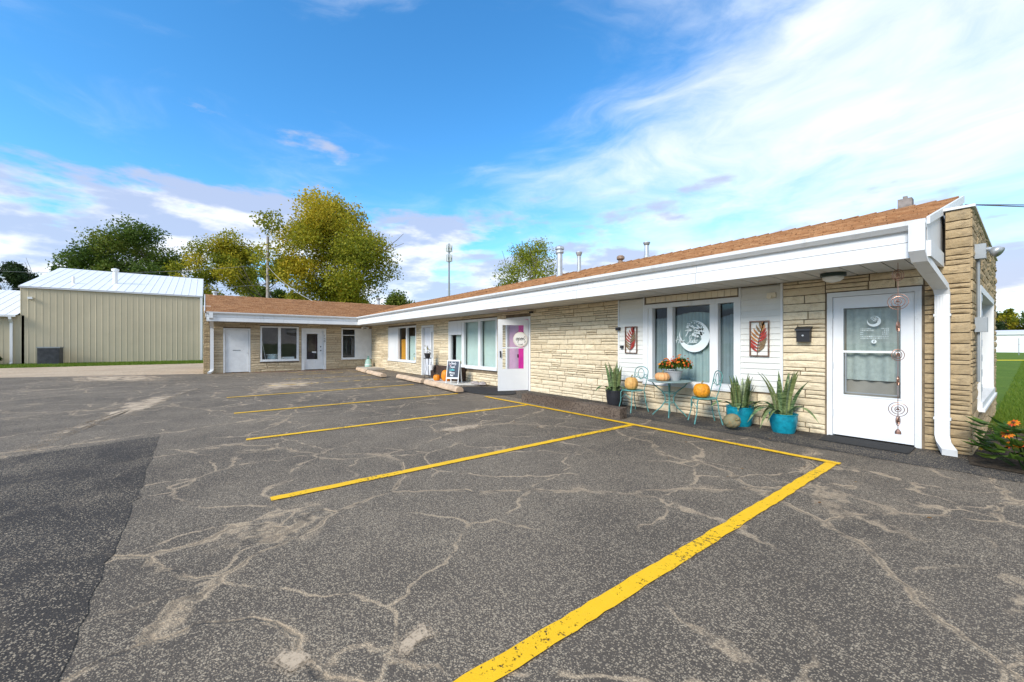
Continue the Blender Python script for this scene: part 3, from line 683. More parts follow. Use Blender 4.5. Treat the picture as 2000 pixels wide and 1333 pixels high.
cd=part(MB().tube([(GX+.055,7.60,2.43),(GX+.055,7.62,1.72),(GX+.055,7.62,.9)],.016,8),'conduit',GREYM)
MB().box(GX+.03,GX+.13,7.55,7.70,1.52,1.70).build('junction_box',GREYM,cd)
fl=part(MB().box(WX+.03,WX+.08,6.95,7.05,2.24,2.34),'flood_light',WHITE)
for s in(-1,1): MB().tube([(WX+.08,7.0+s*.04,2.28),(WX+.15,7.0+s*.12,2.25),(WX+.19,7.0+s*.16,2.22)],[.02,.05,.06],10).build('lamp_head',WHITE,fl)
part(MB().mbox(Mm,-2.66,-2.54,.02,.09,2.13,2.21).mbox(Mm,-2.63,-2.58,.09,.13,2.11,2.16),'security_camera',CREAMB)
p=onY(1210,643,WY); part(MB().mbox(Mm,p[0]-.04,p[0]+.05,.025,.10,p[2]-.035,p[2]+.035),'sensor_box',BLACK)
p=onY(1217,678,WY); part(MB().mbox(Mm,p[0]-.035,p[0]+.035,.025,.07,p[2]-.03,p[2]+.03),'sensor_box',BLACK)
p=onY(1040,611,WY); part(MB().mbox(Mm,p[0]-.05,p[0]+.06,.025,.09,p[2]-.02,p[2]+.03),'door_closer',BLACK)
# house number on the wing door frame
DIG={'1':[[(.5,1),(.5,0)]],'4':[[(.7,0),(.7,1),(.1,.35),(.95,.35)]],'0':[[(.5,1),(.15,.8),(.15,.2),(.5,0),(.85,.2),(.85,.8),(.5,1)]]}
nb=MB()
for i,c in enumerate('140'):
    for st in DIG[c]: nb.ribbon([(4.91+x*.07,1.72-i*.14+y*.11) for x,y in st],.016,lambda u,z,d:Mw(u,.027+d,z))
part(nb,'house_number',BLACK)
# ================================================================ LETTERING (single strokes, written by hand)
GL={'H':([[(0,1),(-.08,0)],[(.5,1.05),(.42,-.05)],[(-.25,.35),(.1,.5),(.6,.55)]],.62),'a':([[(.32,.4),(.1,.42),(.02,.15),(.15,0),(.32,.3),(.34,.02),(.45,.08)]],.42),'i':([[(.05,.4),(.05,.03),(.18,.08)],[(.09,.58),(.11,.62)]],.2),
'r':([[(.02,.4),(.05,0)],[(.05,.25),(.2,.42),(.34,.36)]],.36),'S':([[(.62,.95),(.45,1.08),(.2,.85),(.42,.55),(.5,.25),(.2,-.1),(-.12,.05)]],.55),'t':([[(.18,.85),(.1,.05),(.24,.05)],[(-.02,.52),(.4,.58)]],.3),
'u':([[(.03,.4),(.05,.05),(.2,.02),(.32,.38),(.34,.03),(.44,.08)]],.42),'d':([[(.32,.35),(.1,.4),(.02,.12),(.16,0),(.33,.3),(.42,1.0)],[(.35,.3),(.36,.02),(.46,.07)]],.45),'o':([[(.2,.42),(.03,.25),(.1,0),(.3,.08),(.32,.34),(.18,.42),(.45,.36)]],.44),
'p':([[(.06,.42),(.0,-.5)],[(.04,.25),(.2,.44),(.36,.25),(.2,.0),(.04,.1)]],.42),'e':([[(.04,.2),(.32,.26),(.24,.43),(.06,.3),(.1,.02),(.4,.08)]],.4),'n':([[(.02,.4),(.04,0)],[(.04,.2),(.2,.42),(.3,.3),(.32,.03),(.5,.12)]],.45),
'B':([[(.05,1),(0,0)],[(.05,1),(.4,.9),(.35,.6),(.05,.52),(.45,.42),(.4,.05),(0,0)]],.52),'y':([[(.03,.4),(.08,.1),(.28,.12)],[(.36,.42),(.2,-.35),(.0,-.4)]],.4),'F':([[(.05,1),(0,0)],[(.05,1),(.5,1)],[(.03,.55),(.38,.55)]],.45),'c':([[(.32,.36),(.1,.4),(.02,.15),(.15,0),(.34,.08)]],.36),
'l':([[(.1,1),(.04,.05),(.18,.06)]],.2),'s':([[(.28,.38),(.08,.36),(.26,.16),(.18,0),(.0,.06)]],.34),'L':([[(.08,1),(.0,.02),(.42,.06)]],.45),'h':([[(.08,1),(.02,0)],[(.04,.25),(.2,.42),(.3,.28),(.32,0)]],.4),'W':([[(0,1),(.12,0),(.32,.7),(.5,0),(.72,1)]],.74),'x':([[(0,.4),(.3,0)],[(.3,.42),(0,0)]],.36),
'g':([[(.32,.38),(.1,.42),(.03,.2),(.16,.05),(.32,.3)],[(.34,.4),(.3,-.35),(.06,-.38)]],.42),'N':([[(0,0),(.05,1),(.42,0),(.5,1)]],.58),'C':([[(.5,.85),(.3,1),(.05,.6),(.15,.08),(.5,.12)]],.6),'O':([[(.3,1),(.03,.6),(.12,.05),(.45,.05),(.55,.6),(.3,1)]],.66),'M':([[(0,0),(.08,1),(.32,.3),(.56,1),(.64,0)]],.76),'E':([[(.45,1),(.03,1),(0,0),(.45,0)],[(.02,.52),(.36,.52)]],.55),'I':([[(.1,1),(.1,0)]],.28),'7':([[(0,1),(.55,1),(.2,0)]],.6),' ':([],.3)}
def smooth2(p):
    if len(p)<3: return p
    out=[]
    for i in range(len(p)-1):
        a,b,c,d=p[max(i-1,0)],p[i],p[i+1],p[min(i+2,len(p)-1)]
        for k in range(4):
            t=k/4; out.append(tuple(.5*((2*b[j])+(-a[j]+c[j])*t+(2*a[j]-5*b[j]+4*c[j]-d[j])*t*t+(-a[j]+3*b[j]-3*c[j]+d[j])*t**3) for j in(0,1)))
    return out+[p[-1]]
def write(mb,s,u,z,size,P,w,sl=.15,mir=1,xs=1.):
    for ch in s:
        st,adv=GL[ch]
        for q in st: mb.ribbon([(u+mir*(x*xs+y*sl)*size,z+y*size) for x,y in smooth2(q)],w,P)
        u+=mir*adv*size*xs
    return u
DECAL=mat('white_vinyl',col=(.72,.79,.79),rough=.6)
def P7(u,z,d): return Mm(u,-.11+.030+d,z)
def moon(mb,cx,cz,R,P):
    n=48; A=[];B=[]
    for i in range(n+1):
        a=math.radians(-215+ (215+118)*i/n)   # from upper-left round the bottom and right to the top
        w=max(0.,math.sin(math.pi*min(1,max(0,(i/n))))**1.3)*.50*R*(1 if i/n>.1 else i/n*10)
        w*=1.0 if i/n<.62 else max(.10,1-(i/n-.62)*2.3)
        A.append((cx+R*math.cos(a),cz+R*math.sin(a))); rr=R-w; B.append((cx+rr*math.cos(a)*1.0,cz+rr*math.sin(a)))
    mb.add([P(p[0],p[1],.0015) for p in A]+[P(p[0],p[1],.0015) for p in B],[(i,i+1,n+2+i,n+1+i) for i in range(n)])
    def br(pts,w0,w1):
        pts=smooth2([(cx+x*R,cz+y*R) for x,y in pts]); m=len(pts); mb.ribbon(pts,[(w0+(w1-w0)*i/(m-1))*R for i in range(m)],P,.0022)
    br([(.62,-.15),(.50,.18),(.42,.42),(.28,.62),(.18,.76)],.26,.04); br([(.45,.40),(.22,.52),(-.05,.58),(-.3,.70),(-.48,.72)],.10,.03); br([(.5,.2),(.30,.32),(.12,.40),(.0,.30)],.10,.04); br([(.55,.1),(.3,.2),(.05,.22),(-.12,.18)],.12,.04)
    br([(.58,.2),(.62,.40),(.75,.46)],.08,.03); br([(.45,.42),(.5,.62),(.6,.66)],.07,.03); br([(-.75,-.62),(-.4,-.66),(-.1,-.74),(.25,-.62)],.04,.06); br([(-.5,-.78),(-.2,-.62),(.1,-.6)],.03,.05)
    for (x,y,s) in((-.42,.60,.09),(-.24,.40,.10),(-.05,.10,.09),(.10,.05,.10),(.22,.0,.09),(.0,.48,.05),(-.1,.68,.05),(-.28,.80,.05),(.05,.85,.05),(-.15,.88,.04),(-.4,.82,.04),(.2,.88,.04),(.33,.80,.05),(.18,.34,.06),(.32,.30,.05),(.66,.28,.06),(.74,.34,.05),(.45,.72,.04),(-.02,.62,.04),(.62,.55,.05)):
        k=10; mb.add([P(cx+R*(x+s*math.cos(2*math.pi*i/k)*1.1),cz+R*(y+s*math.sin(2*math.pi*i/k)*.75),.002) for i in range(k)],[tuple(range(k))])
dm=MB(); ccx,ccz=-3.985,1.515; moon(dm,ccx,ccz,.305,P7)
write(dm,'7',ccx-.19,ccz+.0,.115,P7,.016,.12); dm.ribbon([(ccx-.095+.017*math.cos(a*.7),ccz+.14+.017*math.sin(a*.7)) for a in range(10)],.008,P7)
write(dm,'Hair',ccx-.36,ccz-.125,.135,P7,.009,.2,xs=.80); write(dm,'Studio',ccx-.135,ccz-.125,.135,P7,.009,.2,xs=.62)
dm.build('window_decal',DECAL,W7)
dd=MB()
def PD(u,z,d): return Mm(u,-.016+d,z)
dmn=MB(); moon(dmn,-1.345,1.69,.075,PD); dmn.build('window_decal',DECAL,D1)
rr=random.Random(3)
for (u0,u1,z) in((-1.49,-1.37,1.585),(-1.49,-1.35,1.562),(-1.49,-1.45,1.535),(-1.49,-1.45,1.508),(-1.27,-1.19,1.585),(-1.24,-1.19,1.562),(-1.26,-1.19,1.535),(-1.26,-1.19,1.508),(-1.49,-1.19,1.478),(-1.49,-1.19,1.452)):
    u=u0
    while u<u1-.006:
        w=rr.uniform(.006,.016); dd.ribbon([(u,z),(min(u+w,u1),z)],rr.uniform(.005,.010),PD); u+=w+.006
k=20; dc=MB(); dc.add([PD(-1.345+.028*math.cos(2*math.pi*i/k),1.405+.028*math.sin(2*math.pi*i/k),.001) for i in range(k)],[tuple(range(k))])
dd.build('hours_lettering',DECAL,D1,kind='stuff'); dc.build('round_decal',DECAL,D1)
fb=MB(); fb.ribbon([(-1.335,1.423),(-1.343,1.42),(-1.346,1.41),(-1.346,1.388)],.007,lambda u,z,d:Mm(u,-.012+d,z)); fb.ribbon([(-1.356,1.408),(-1.334,1.408)],.005,lambda u,z,d:Mm(u,-.012+d,z)); fb.build('decal_mark',GREYM,D1)
# ================================================================ curtains behind the glass
def curtain(name,label,M,u0,u1,z0,z1,m,d=-.16,amp=.02,per=.13,shape=None):
    n=max(8,int((u1-u0)/.018)); nz=6; mb=MB(); vs=[];ph=random.random()*6
    for j in range(nz+1):
        for i in range(n+1):
            u=u0+(u1-u0)*i/n; z=z0+(z1-z0)*j/nz
            if shape: z=z0+(shape((u-u0)/(u1-u0))-z0)*j/nz
            vs.append(M(u,d+amp*math.sin(2*math.pi*u/per+ph+.6*math.sin(u*7))+.004*math.sin(j*1.3+u*9),z))
    mb.add(vs,[(j*(n+1)+i,j*(n+1)+i+1,(j+1)*(n+1)+i+1,(j+1)*(n+1)+i) for j in range(nz) for i in range(n)])
    return mb.build(name,m,smooth=True,label=label,cat='curtain')
AQUA=mat('aqua_sheer',col=(.30,.385,.385),rough=.9,var=.06); SAGE=mat('sage_sheer',col=(.50,.60,.56),rough=.9,var=.05); ORANGE=mat('orange_cloth',col=(.62,.28,.02),rough=.9,var=.06); GREYC=mat('grey_linen',col=(.36,.395,.375),rough=.9,var=.1,vscale=20); SLATE=mat('slate_sheer',col=(.20,.25,.27),rough=.9,var=.08)
curtain('curtain','pale aqua sheer curtain behind the pane with the moon tree logo',Mm,-4.42,-3.60,.60,2.0,AQUA,shape=lambda t:1.93+.06*math.sin(t*3.1))
curtain('curtain','slate sheer curtain behind the narrow pane above the flower pot',Mm,-4.88,-4.46,.60,1.9,SLATE)
curtain('curtain','slate sheer curtain behind the narrow pane near the turned chair',Mm,-3.54,-3.15,.60,2.0,SLATE,shape=lambda t:1.85+.1*t)
curtain('curtain','grey green pleated curtain inside the white half-glazed door',Mm,-1.66,-1.02,.85,1.88,GREYC,d=-.085,amp=.018,per=.15)
curtain('curtain','sage curtain filling the middle pane of the wide window by the open door',Mm,-12.62,-11.52,.58,2.16,SAGE,d=-.16,amp=.008,per=.06)
curtain('curtain','sage curtain in the pane right beside the open door',Mm,-11.5,-10.45,.58,2.16,SAGE,d=-.17,amp=.008,per=.06)
curtain('curtain','tied-back sage curtain below the white shutter panel behind the chalkboard',Mm,-13.4,-12.7,.58,1.70,SAGE,d=-.16,amp=.01,per=.08)
curtain('curtain','orange cloth hung in the window with the white shutter',Mm,-18.74,-18.1,.58,1.58,ORANGE,d=-.16)
curtain('curtain','half-height sage curtain beside the orange cloth',Mm,-17.78,-16.75,.58,1.72,SAGE,d=-.16,amp=.008,per=.06)
# inside the empty shop window
b=thing('bucket','pale plastic tub standing inside the empty shop window','bucket',(WX-.45,2.62,.0)); MB().lathe([(.22,.02),(.26,.80),(.28,.81),(.28,.84),(.25,.84)],20).build('tub',mat('pale_plastic',col=(.55,.65,.66),rough=.4),b); MB().lathe([(.285,.78),(.30,.80),(.285,.82)],20).build('rim',WHITE,b)
MB().tube([(WX-.40,2.42,.03),(WX-.30,2.12,1.75)],.016,8).build('broom_handle',WHITE,label='white broom handle leaning inside the empty shop window',cat='broom')
MB().box(WX-.35,WX-.15,2.98,3.55,.02,.70).build('carton',WHITE,label='white carton standing low inside the empty shop window',cat='box')
# ================================================================ SIGNS AND WALL THINGS
SGN=thing('round_sign','round white hanging sign reading open on the storm door','sign',(0,0,0))
dv=Vector((math.cos(ha),math.sin(ha),0)); nv=Vector((-dv.y,dv.x,0))
def Pd(u,z,d): q=Vector(hinge)+dv*u+nv*(.034+d); return (q.x,q.y,z)
SGN.location=Pd(.25,1.28,0)
def disc(R,d0,d1,c=(.25,1.49),n=36):
    m=MB(); vs=[Pd(c[0]+R*math.cos(2*math.pi*i/n),c[1]+R*math.sin(2*math.pi*i/n),d) for d in(d0,d1) for i in range(n)]
    m.add(vs,[tuple(range(n))[::-1],tuple(range(n,2*n))]+[(i,(i+1)%n,n+(i+1)%n,n+i) for i in range(n)]); return m
def wpart(mb,name,m,par): return mb.build(name,m,par,world=True)
wpart(disc(.215,0,.012),'board',mat('sign_cream',col=(.72,.66,.58),rough=.6),SGN)
wpart(disc(.185,.0125,.0145),'face',mat('sign_white',col=(.82,.80,.76),rough=.6),SGN)
lt=MB(); PdS=lambda u,z,d:Pd(u,z,.016+d)
write(lt,'open',.25+.135,1.47,.15,PdS,.013,.1,mir=-1)
s='COME ON IN'
for i,ch in enumerate(s):
    a=math.radians(-110+i*15.5)
    for q in GL[ch][0]:
        pts=[]
        for x,y in smooth2(q):
            e=(x-.3)*.036; f=.150+ (y-.5)*.034
            # letters stand on the arc, reading left to right as seen from outside
            aa=a+e/.15; pts.append((.25-f*math.cos(aa),1.49+f*math.sin(aa)))
        lt.ribbon(pts,.006,PdS)
wpart(lt,'lettering',BLACK,SGN)
wpart(MB().tube([Pd(.12,1.66,.008),Pd(.25,1.80,.004),Pd(.38,1.66,.008)],.004,6),'cord',BLACK,SGN)
def leaf_art(label,u0,u1,z0,z1,ca,cb,cc):
    A=thing('wall_art',label,'wall art',Mm((u0+u1)/2,.03,z0),group=None); w=.018
    fm=mat('art_frame_metal',col=(.20,.12,.09),rough=.5,metal=.5,var=.4,vscale=12)
    wpart(MB().mbox(Mm,u0,u0+w,.022,.05,z0,z1).mbox(Mm,u1-w,u1,.022,.05,z0,z1).mbox(Mm,u0+w,u1-w,.022,.05,z0,z0+w).mbox(Mm,u0+w,u1-w,.022,.05,z1-w,z1),'frame',fm,A)
    W=u1-u0;Hh=z1-z0
    def S(t): return (u0+W*(.42+.38*t*t-.02),z0+Hh*(.03+.95*t))
    wpart(MB().ribbon([S(t/12) for t in range(13)],.012,lambda u,z,d:Mm(u,.040+d,z)),'midrib',fm,A)
    for side in(-1,1):
        for i in range(9):
            t=.08+i*.095; p=S(t); L=W*(.52*math.sin(math.pi*min(1,(t+.22)))+.1)
            pts=[];ws=[]
            for k in range(7):
                q=k/6; uu=p[0]+side*L*q*(.95-.2*q); zz=p[1]+Hh*(.03+.15*q+.06*q*q); pts.append((min(max(uu,u0+.012),u1-.012),min(zz,z1-.012))); ws.append(.034*math.sin(math.pi*(.12+.83*q)))
            c=(ca,cb,cc)[(i//3+(1 if side<0 else 0))%3]
            wpart(MB().ribbon(pts,ws,lambda u,z,d:Mm(u,.036+d+.004*side,z)),'blade',c,A)
RD=mat('art_red',col=(.42,.05,.035),rough=.45,metal=.4,var=.3,vscale=15);BZ=mat('art_bronze',col=(.26,.17,.09),rough=.45,metal=.5,var=.3,vscale=15);GD=mat('art_copper',col=(.46,.20,.07),rough=.45,metal=.5,var=.3,vscale=15)
leaf_art('metal feather-leaf wall art beside the black sensor boxes',-5.50,-5.19,1.16,1.75,RD,BZ,RD)
leaf_art('metal feather-leaf wall art beside the mailbox',-2.94,-2.64,1.16,1.76,BZ,RD,GD)
mbx=thing('mailbox','small black wall mailbox beside the white half-glazed door','mailbox',Mm(-2.145,.03,1.40))
wpart(MB().prism([(WY-.028,1.40),(WY-.11,1.40),(WY-.12,1.58),(WY-.028,1.62)],0,-2.235,-2.06),'box',BLACK,mbx)
wpart(MB().prism([(WY-.026,1.645),(WY-.14,1.60),(WY-.145,1.575),(WY-.026,1.625)],0,-2.25,-2.045),'lid',BLACK,mbx)
wpart(MB().tube([(-2.148,WY-.122,1.50),(-2.148,WY-.128,1.50)],.014,10),'emblem',GALV,mbx)
# copper wind spinner
COP=mat('copper',col=(.42,.24,.18),rough=.35,metal=.85,var=.15)
sp=thing('wind_spinner','long copper ring wind spinner hanging from the eave beside the white door','wind chime',(-.98,6.62,.30))
SX,SY=-.975,6.60
wpart(MB().tube([(SX,SY,2.35),(SX,SY,.34)],.0035,5),'chain',COP,sp)
for (z,R,rx,tw) in((2.20,.085,.75,.3),(1.88,.115,1.0,.0),(1.58,.075,.35,.9),(1.24,.085,.85,.4),(.93,.07,.35,1.2),(.585,.105,1.0,.1),(.36+.09,.075,.4,.8)):
    m=MB()
    R*=.8
    for k,q in enumerate((1.,.68,.36)):
        a0=tw+k*.25; m.tube([(SX+R*q*rx*math.cos(a)*math.cos(a0)+0,SY+R*q*rx*math.cos(a)*math.sin(a0),z+R*q*math.sin(a)) for a in [2*math.pi*i/24 for i in range(24)]],.0042,6,closed=True)
    m.tube([(SX-R*.2,SY,z-.008),(SX,SY-.02,z+.012),(SX+R*.2,SY,z-.008)],[.004,.016,.004],6); wpart(m,'ring',COP,sp)
wpart(MB().lathe([(.030,0),(.028,.03),(.012,.055),(.003,.06)],14,(SX,SY,.29)),'bell',COP,sp)
# chalkboard A-frame
cb=thing('sandwich_board','white A-frame sandwich board with chalk writing standing on the pale pad','sign',(-12.05,6.75,.010),math.radians(33))
cb.scale=(.82,.82,.82)
bw,bh=.29,.98
def Pc(u,z,d): return (u,-.20+z*.16-d,z)
for s in(-1,1): MB().prism([(-.22,0),(-.18,0),(-.02,bh),(-.06,bh)],0,s*bw-.028*(1 if s>0 else 0)-.0,s*bw+.028*(0 if s>0 else 1)).build('leg',WHITE,cb)
for s in(-1,1): MB().prism([(.22,0),(.18,0),(-.0,bh-.06),(.04,bh-.06)],0,s*.25-.02,s*.25+.02).build('leg',WHITE,cb)
for z0,z1 in((.92,.98),(.20,.26)): MB().add([Pc(-bw+.02,z0,.012),Pc(bw-.02,z0,.012),Pc(bw-.02,z1,.012),Pc(-bw+.02,z1,.012),Pc(-bw+.02,z0,-.02),Pc(bw-.02,z0,-.02),Pc(bw-.02,z1,-.02),Pc(-bw+.02,z1,-.02)],[(0,1,2,3),(7,6,5,4),(0,4,5,1),(2,6,7,3)]).build('rail',WHITE,cb)
bd=MB(); bd.add([Pc(-bw+.03,.25,.0),Pc(bw-.03,.25,.0),Pc(bw-.03,.93,.0),Pc(-bw+.03,.93,.0)],[(0,1,2,3)]); BD=bd.build('chalk_panel',mat('slate_board',col=(.06,.075,.10),rough=.8,var=.2),cb)
CW=mat('chalk_white',col=(.75,.76,.78),rough=.9);CT=mat('chalk_teal',col=(.15,.62,.66),rough=.9);CP=mat('chalk_pink',col=(.70,.30,.42),rough=.9)
for txt,z,u,c,sz in(('La Beauty',.80,-.21,CW,.10),('Facials',.655,-.14,CW,.10),('Lashes',.54,-.15,CT,.10),('Waxing',.42,-.16,CW,.10),('Nails',.31,-.11,CW,.085)):
    m=MB(); write(m,txt,u,z,sz,lambda a,b_,d:Pc(a,b_,.004+d),.013,.1,xs=.92); m.build('chalk_writing',c,cb)
m=MB(); write(m,'Lashes'[:2],-.17,.735,.06,lambda a,b_,d:Pc(a,b_,.004+d),.01); m.build('chalk_writing',CP,cb)
# planter box behind it, rocks, pumpkins
pb=thing('planter_box','dark brown wooden planter box against the wall behind the chalkboard','planter',(-13.5,7.25,.010)); WD=mat('dark_brown_wood',col=(.055,.032,.022),rough=.8,var=.35,vscale=8,bump=.3)
for k in range(4): MB().box(-1.15,1.15,-.13,-.105,.02+k*.125,.135+k*.125).build('plank',WD,pb)
MB().box(-1.15,-1.12,-.1,.13,.02,.5).box(1.12,1.15,-.1,.13,.02,.5).box(-1.12,1.12,.1,.13,.02,.5).build('side_panel',WD,pb); MB().box(-1.1,1.1,-.1,.1,.3,.42).build('soil',MULCH,pb)
def pumpkin(name,label,loc,R,hh,m,ribs=10,depth=.08,stem=True,tilt=None,cat='pumpkin'):
    t=thing(name,label,cat,loc); n=ribs*6
    prof=[(.18,.06),(.55,.0),(.85,.12),(.99,.35),(1.,.55),(.9,.8),(.65,.96),(.35,1.),(.12,.93)]
    b=MB().lathe([(R*a,hh*z) for a,z in prof],n,(0,0,0),lambda a,z:1-depth*abs(math.cos(a*ribs/2))**6).build('body',m,t,smooth=True)
    if stem: MB().tube([(0,0,hh*.9),(.004,0,hh*1.06),(.02,.01,hh*1.06+.035)],[R*.13,R*.09,R*.10],8).build('stem',mat('stem_brown',col=(.22,.19,.09),rough=.9,var=.3),t)
    if tilt: t.rotation_euler=tilt
    return t
PO=mat('pumpkin_orange',col=(.72,.235,.012),rough=.45,var=.14,vscale=9,bump=.15); PT=mat('pumpkin_tan',col=(.62,.34,.10),rough=.55,var=.18,vscale=14,bump=.5,bscale=45); PW=mat('warty_orange',col=(.70,.27,.012),rough=.5,var=.25,vscale=30,bump=1.,bscale=60)
PG=mat('gourd_green',f_ground((.12,.17,.10),(.30,.29,.18),(.40,.24,.10),3.))
pumpkin('pumpkin','large orange pumpkin on the pad next to the chalkboard',(-12.95,6.93,.010),.19,.40,PO)
pumpkin('pumpkin','small orange pumpkin on the pad under the white hanging pot',(-13.3,6.72,.010),.13,.22,PO)
for i,(x,y,s) in enumerate(((-11.35,7.15,.13),(-11.1,7.05,.11),(-10.85,7.12,.15))):
    m=MB(); m.lathe([(.3*s,0),(s,.25*s),(.95*s,.6*s),(.4*s,.85*s)],9,(0,0,0),lambda a,z:1+.18*math.sin(a*2+i)+.1*math.sin(a*3+z*20)); m.build('rock',mat('rock_grey',col=(.33,.29,.27),rough=.95,var=.3,vscale=10,bump=.5),loc=(x,y,.008),label=('round grey rock, middle of the three by the wide window','smallest round grey rock by the wide window','largest round grey rock by the wide window')[i],cat='rock',group='rocks at the pad edge')
# plant stand by the ajar door
ps=thing('plant_stand','black iron plant stand holding a dark pot beside the recessed door','plant stand',(-14.55,6.95,.010)); BI=BLACK
for a in(0,2.1,4.2): MB().tube([(.13*math.cos(a),.13*math.sin(a),0),(.05*math.cos(a),.05*math.sin(a),.35),(.09*math.cos(a),.09*math.sin(a),.78)],.009,6).build('leg',BI,ps)
MB().lathe([(.10,.76),(.16,.77),(.16,.79),(.10,.79)],18).build('tray',BI,ps)
MB().tube([(.1,0,.78),(.24,0,.84),(.33,0,.74),(.33,0,.50)],.007,6).build('hook',BI,ps)
pt=thing('potted_plant','dark pot with a small yellow-leaved plant on the iron stand','potted plant',(-14.55,6.95,.80)); MB().lathe([(.09,0),(.13,.17),(.14,.17),(.14,.19),(.11,.19)],18).build('pot',BLACK,pt)
hp=thing('hanging_pot','small white pot hanging from the iron plant stand hook','pot',(-14.22,6.95,.34)); MB().lathe([(.07,0),(.115,.17),(.12,.17),(.12,.19),(.1,.19)],18).build('pot',DOORW,hp); MB().tube([(-.1,0,.18),(0,0,.33),(.1,0,.18)],.004,5).build('bail',BI,hp)
def leafy(parent,n,R,Hh,L,m,z0=0.,name='leaf'):
    for i in range(n):
        a=random.uniform(0,6.28);r=random.random()**.5*R; z=z0+random.uniform(.2,1)*Hh; w=L*.28; tl=random.uniform(-.3,.7)
        d=Vector((math.cos(a),math.sin(a),tl)).normalized(); s_=Vector((-math.sin(a),math.cos(a),0))
        c=Vector((math.cos(a)*r,math.sin(a)*r,z)); up=d.cross(s_)*-.12*L
        vs=[c,c+d*L*.35+s_*w+up,c+d*L+up*.0,c+d*L*.35-s_*w+up,c+d*L*.6+up*1.4]
        b=MB(); b.add(vs,[(0,1,4),(1,2,4),(2,3,4),(3,0,4)],random.random()); b.build(name,m,parent)
YL=mat('yellow_leaf',f_leaf([(.40,.33,.05),(.5,.42,.08),(.25,.27,.04)])); leafy(pt,14,.06,.32,.13,YL,.18)
MB().tube([(0,0,.15),(.02,0,.5)],.008,6).build('stem',BARK,pt)
yg=pumpkin('gourd','small pale yellow gourd on the sill behind the chalkboard',(-13.05,7.50,.60),.10,.12,mat('gourd_yellow',col=(.62,.48,.12),rough=.5),8,.05)
sp2=thing('potted_plant','tiny potted plant on the sill by the half-height curtain','potted plant',(-17.0,7.53,.62)); MB().lathe([(.07,0),(.10,.12)],14).build('pot',mat('cream_glaze',col=(.6,.52,.3),rough=.4),sp2); leafy(sp2,10,.05,.18,.12,LEAF_G,.1)
# pump sprayer on the stoop
st=thing('stoop','low concrete stoop slab in the inner corner of the building','step',(-21.6,6.95,0)); MB().prism([(-1.0,-.42),(1.0,-.46),(1.02,.44),(-1.0,.44)],2,.002,.10).build('slab',CONC,st)
tk=thing('pump_sprayer','pale mint pump sprayer standing on the concrete stoop','sprayer',(-22.15,7.05,.10)); MINT=mat('mint_plastic',col=(.42,.62,.55),rough=.4,var=.1)
MB().lathe([(.17,0),(.185,.03),(.175,.16),(.14,.34),(.11,.40),(.06,.42)],20).build('tank',MINT,tk,smooth=False); MB().lathe([(.06,.41),(.06,.47),(.02,.48),(.02,.55)],14).box(-.09,.09,-.015,.015,.55,.58).build('pump',mat('green_plastic',col=(.10,.32,.24),rough=.4),tk); MB().lathe([(.178,.10),(.186,.11),(.18,.15)],20).build('band',DOORW,tk)
# ================================================================ WHEEL STOPS, TIMBER, MATS
LOGM=mat('wheel_stop_concrete',col=(.55,.40,.27),rough=.95,var=.18,vscale=5,dirt=.35,bump=.6)
def stop(label,a,b,R=.105):
    a=Vector(a+(0,));b=Vector(b+(0,));L=(b-a).length; t=thing('wheel_stop',label,'wheel stop',tuple((a+b)/2),math.atan2((b-a).y,(b-a).x),group='wheel stops along the stalls')
    n=14; prof=[(R*1.05*math.cos(math.pi*(1.12-1.24*i/n)),max(.0,R*.78+R*1.0*math.sin(math.pi*(1.12-1.24*i/n)))) for i in range(n+1)]
    m=MB(); ks=10; vs=[]
    for k in range(ks+1):
        for (y,z) in prof: vs.append((-L/2+L*k/ks,y+random.gauss(0,.004),max(.001,z+random.gauss(0,.003))))
    N=n+1; m.add(vs,[(k*N+i,k*N+i+1,(k+1)*N+i+1,(k+1)*N+i) for k in range(ks) for i in range(n)]+[tuple(range(N)),tuple(ks*N+i for i in range(N))[::-1]])
    m.build('bar',LOGM,t)
    for s in(-.3,.3): MB().lathe([(.016,0),(.016,.012)],8,(L*s,0,R*1.75)).build('pin',RUST,t)
    return t
s1=stop('rounded tan wheel stop in front of the recessed door',(-15.0,5.95),(-12.45,5.80))
s2=stop('rounded tan wheel stop with dark cracks in front of the chalkboard',(-12.2,5.80),(-9.55,5.52))
for k,x in enumerate((.15,.30,.40)): MB().add([(x+.0,-.112,.03),(x+.02,-.112,.03),(x+.07,-.0,.192),(x+.05,-.0,.192)],[(0,1,2,3)]).build('crack',DARK,s2)
s3=stop('rounded tan wheel stop beside the concrete stoop',(-20.6,6.05),(-18.3,5.80)); s4=stop('rounded tan wheel stop in front of the orange cloth window',(-18.1,5.78),(-15.7,5.60))
TB=mat('weathered_tie',f_ground((.13,.095,.07),(.20,.155,.12),(.05,.035,.028),2.))
tm=MB(); nseg=14; vs=[]
for k in range(nseg+1):
    x=-7.35+2.83*k/nseg
    for (y,z) in((5.93,.0),(5.925,.19),(6.12,.20),(6.13,.0)): vs.append((x,y+random.gauss(0,.006),max(0.001,z+random.gauss(0,.006) if z else .001)))
tm.add(vs,[(k*4+i,k*4+(i+1)%4,k*4+4+(i+1)%4,k*4+4+i) for k in range(nseg) for i in range(4)]+[(3,2,1,0),tuple(nseg*4+i for i in range(4))])
tm.build('railroad_tie',TB,label='weathered brown railroad tie lying in front of the black pot',cat='timber')
mt=MB().box(-1.84,-.92,6.90,7.38,.006,.018).build('doormat',mat('rubber_mat',col=(.022,.021,.020),rough=.85,var=.3,vscale=30,bump=.8,bscale=120),label='black doormat at the white half-glazed door',cat='doormat')
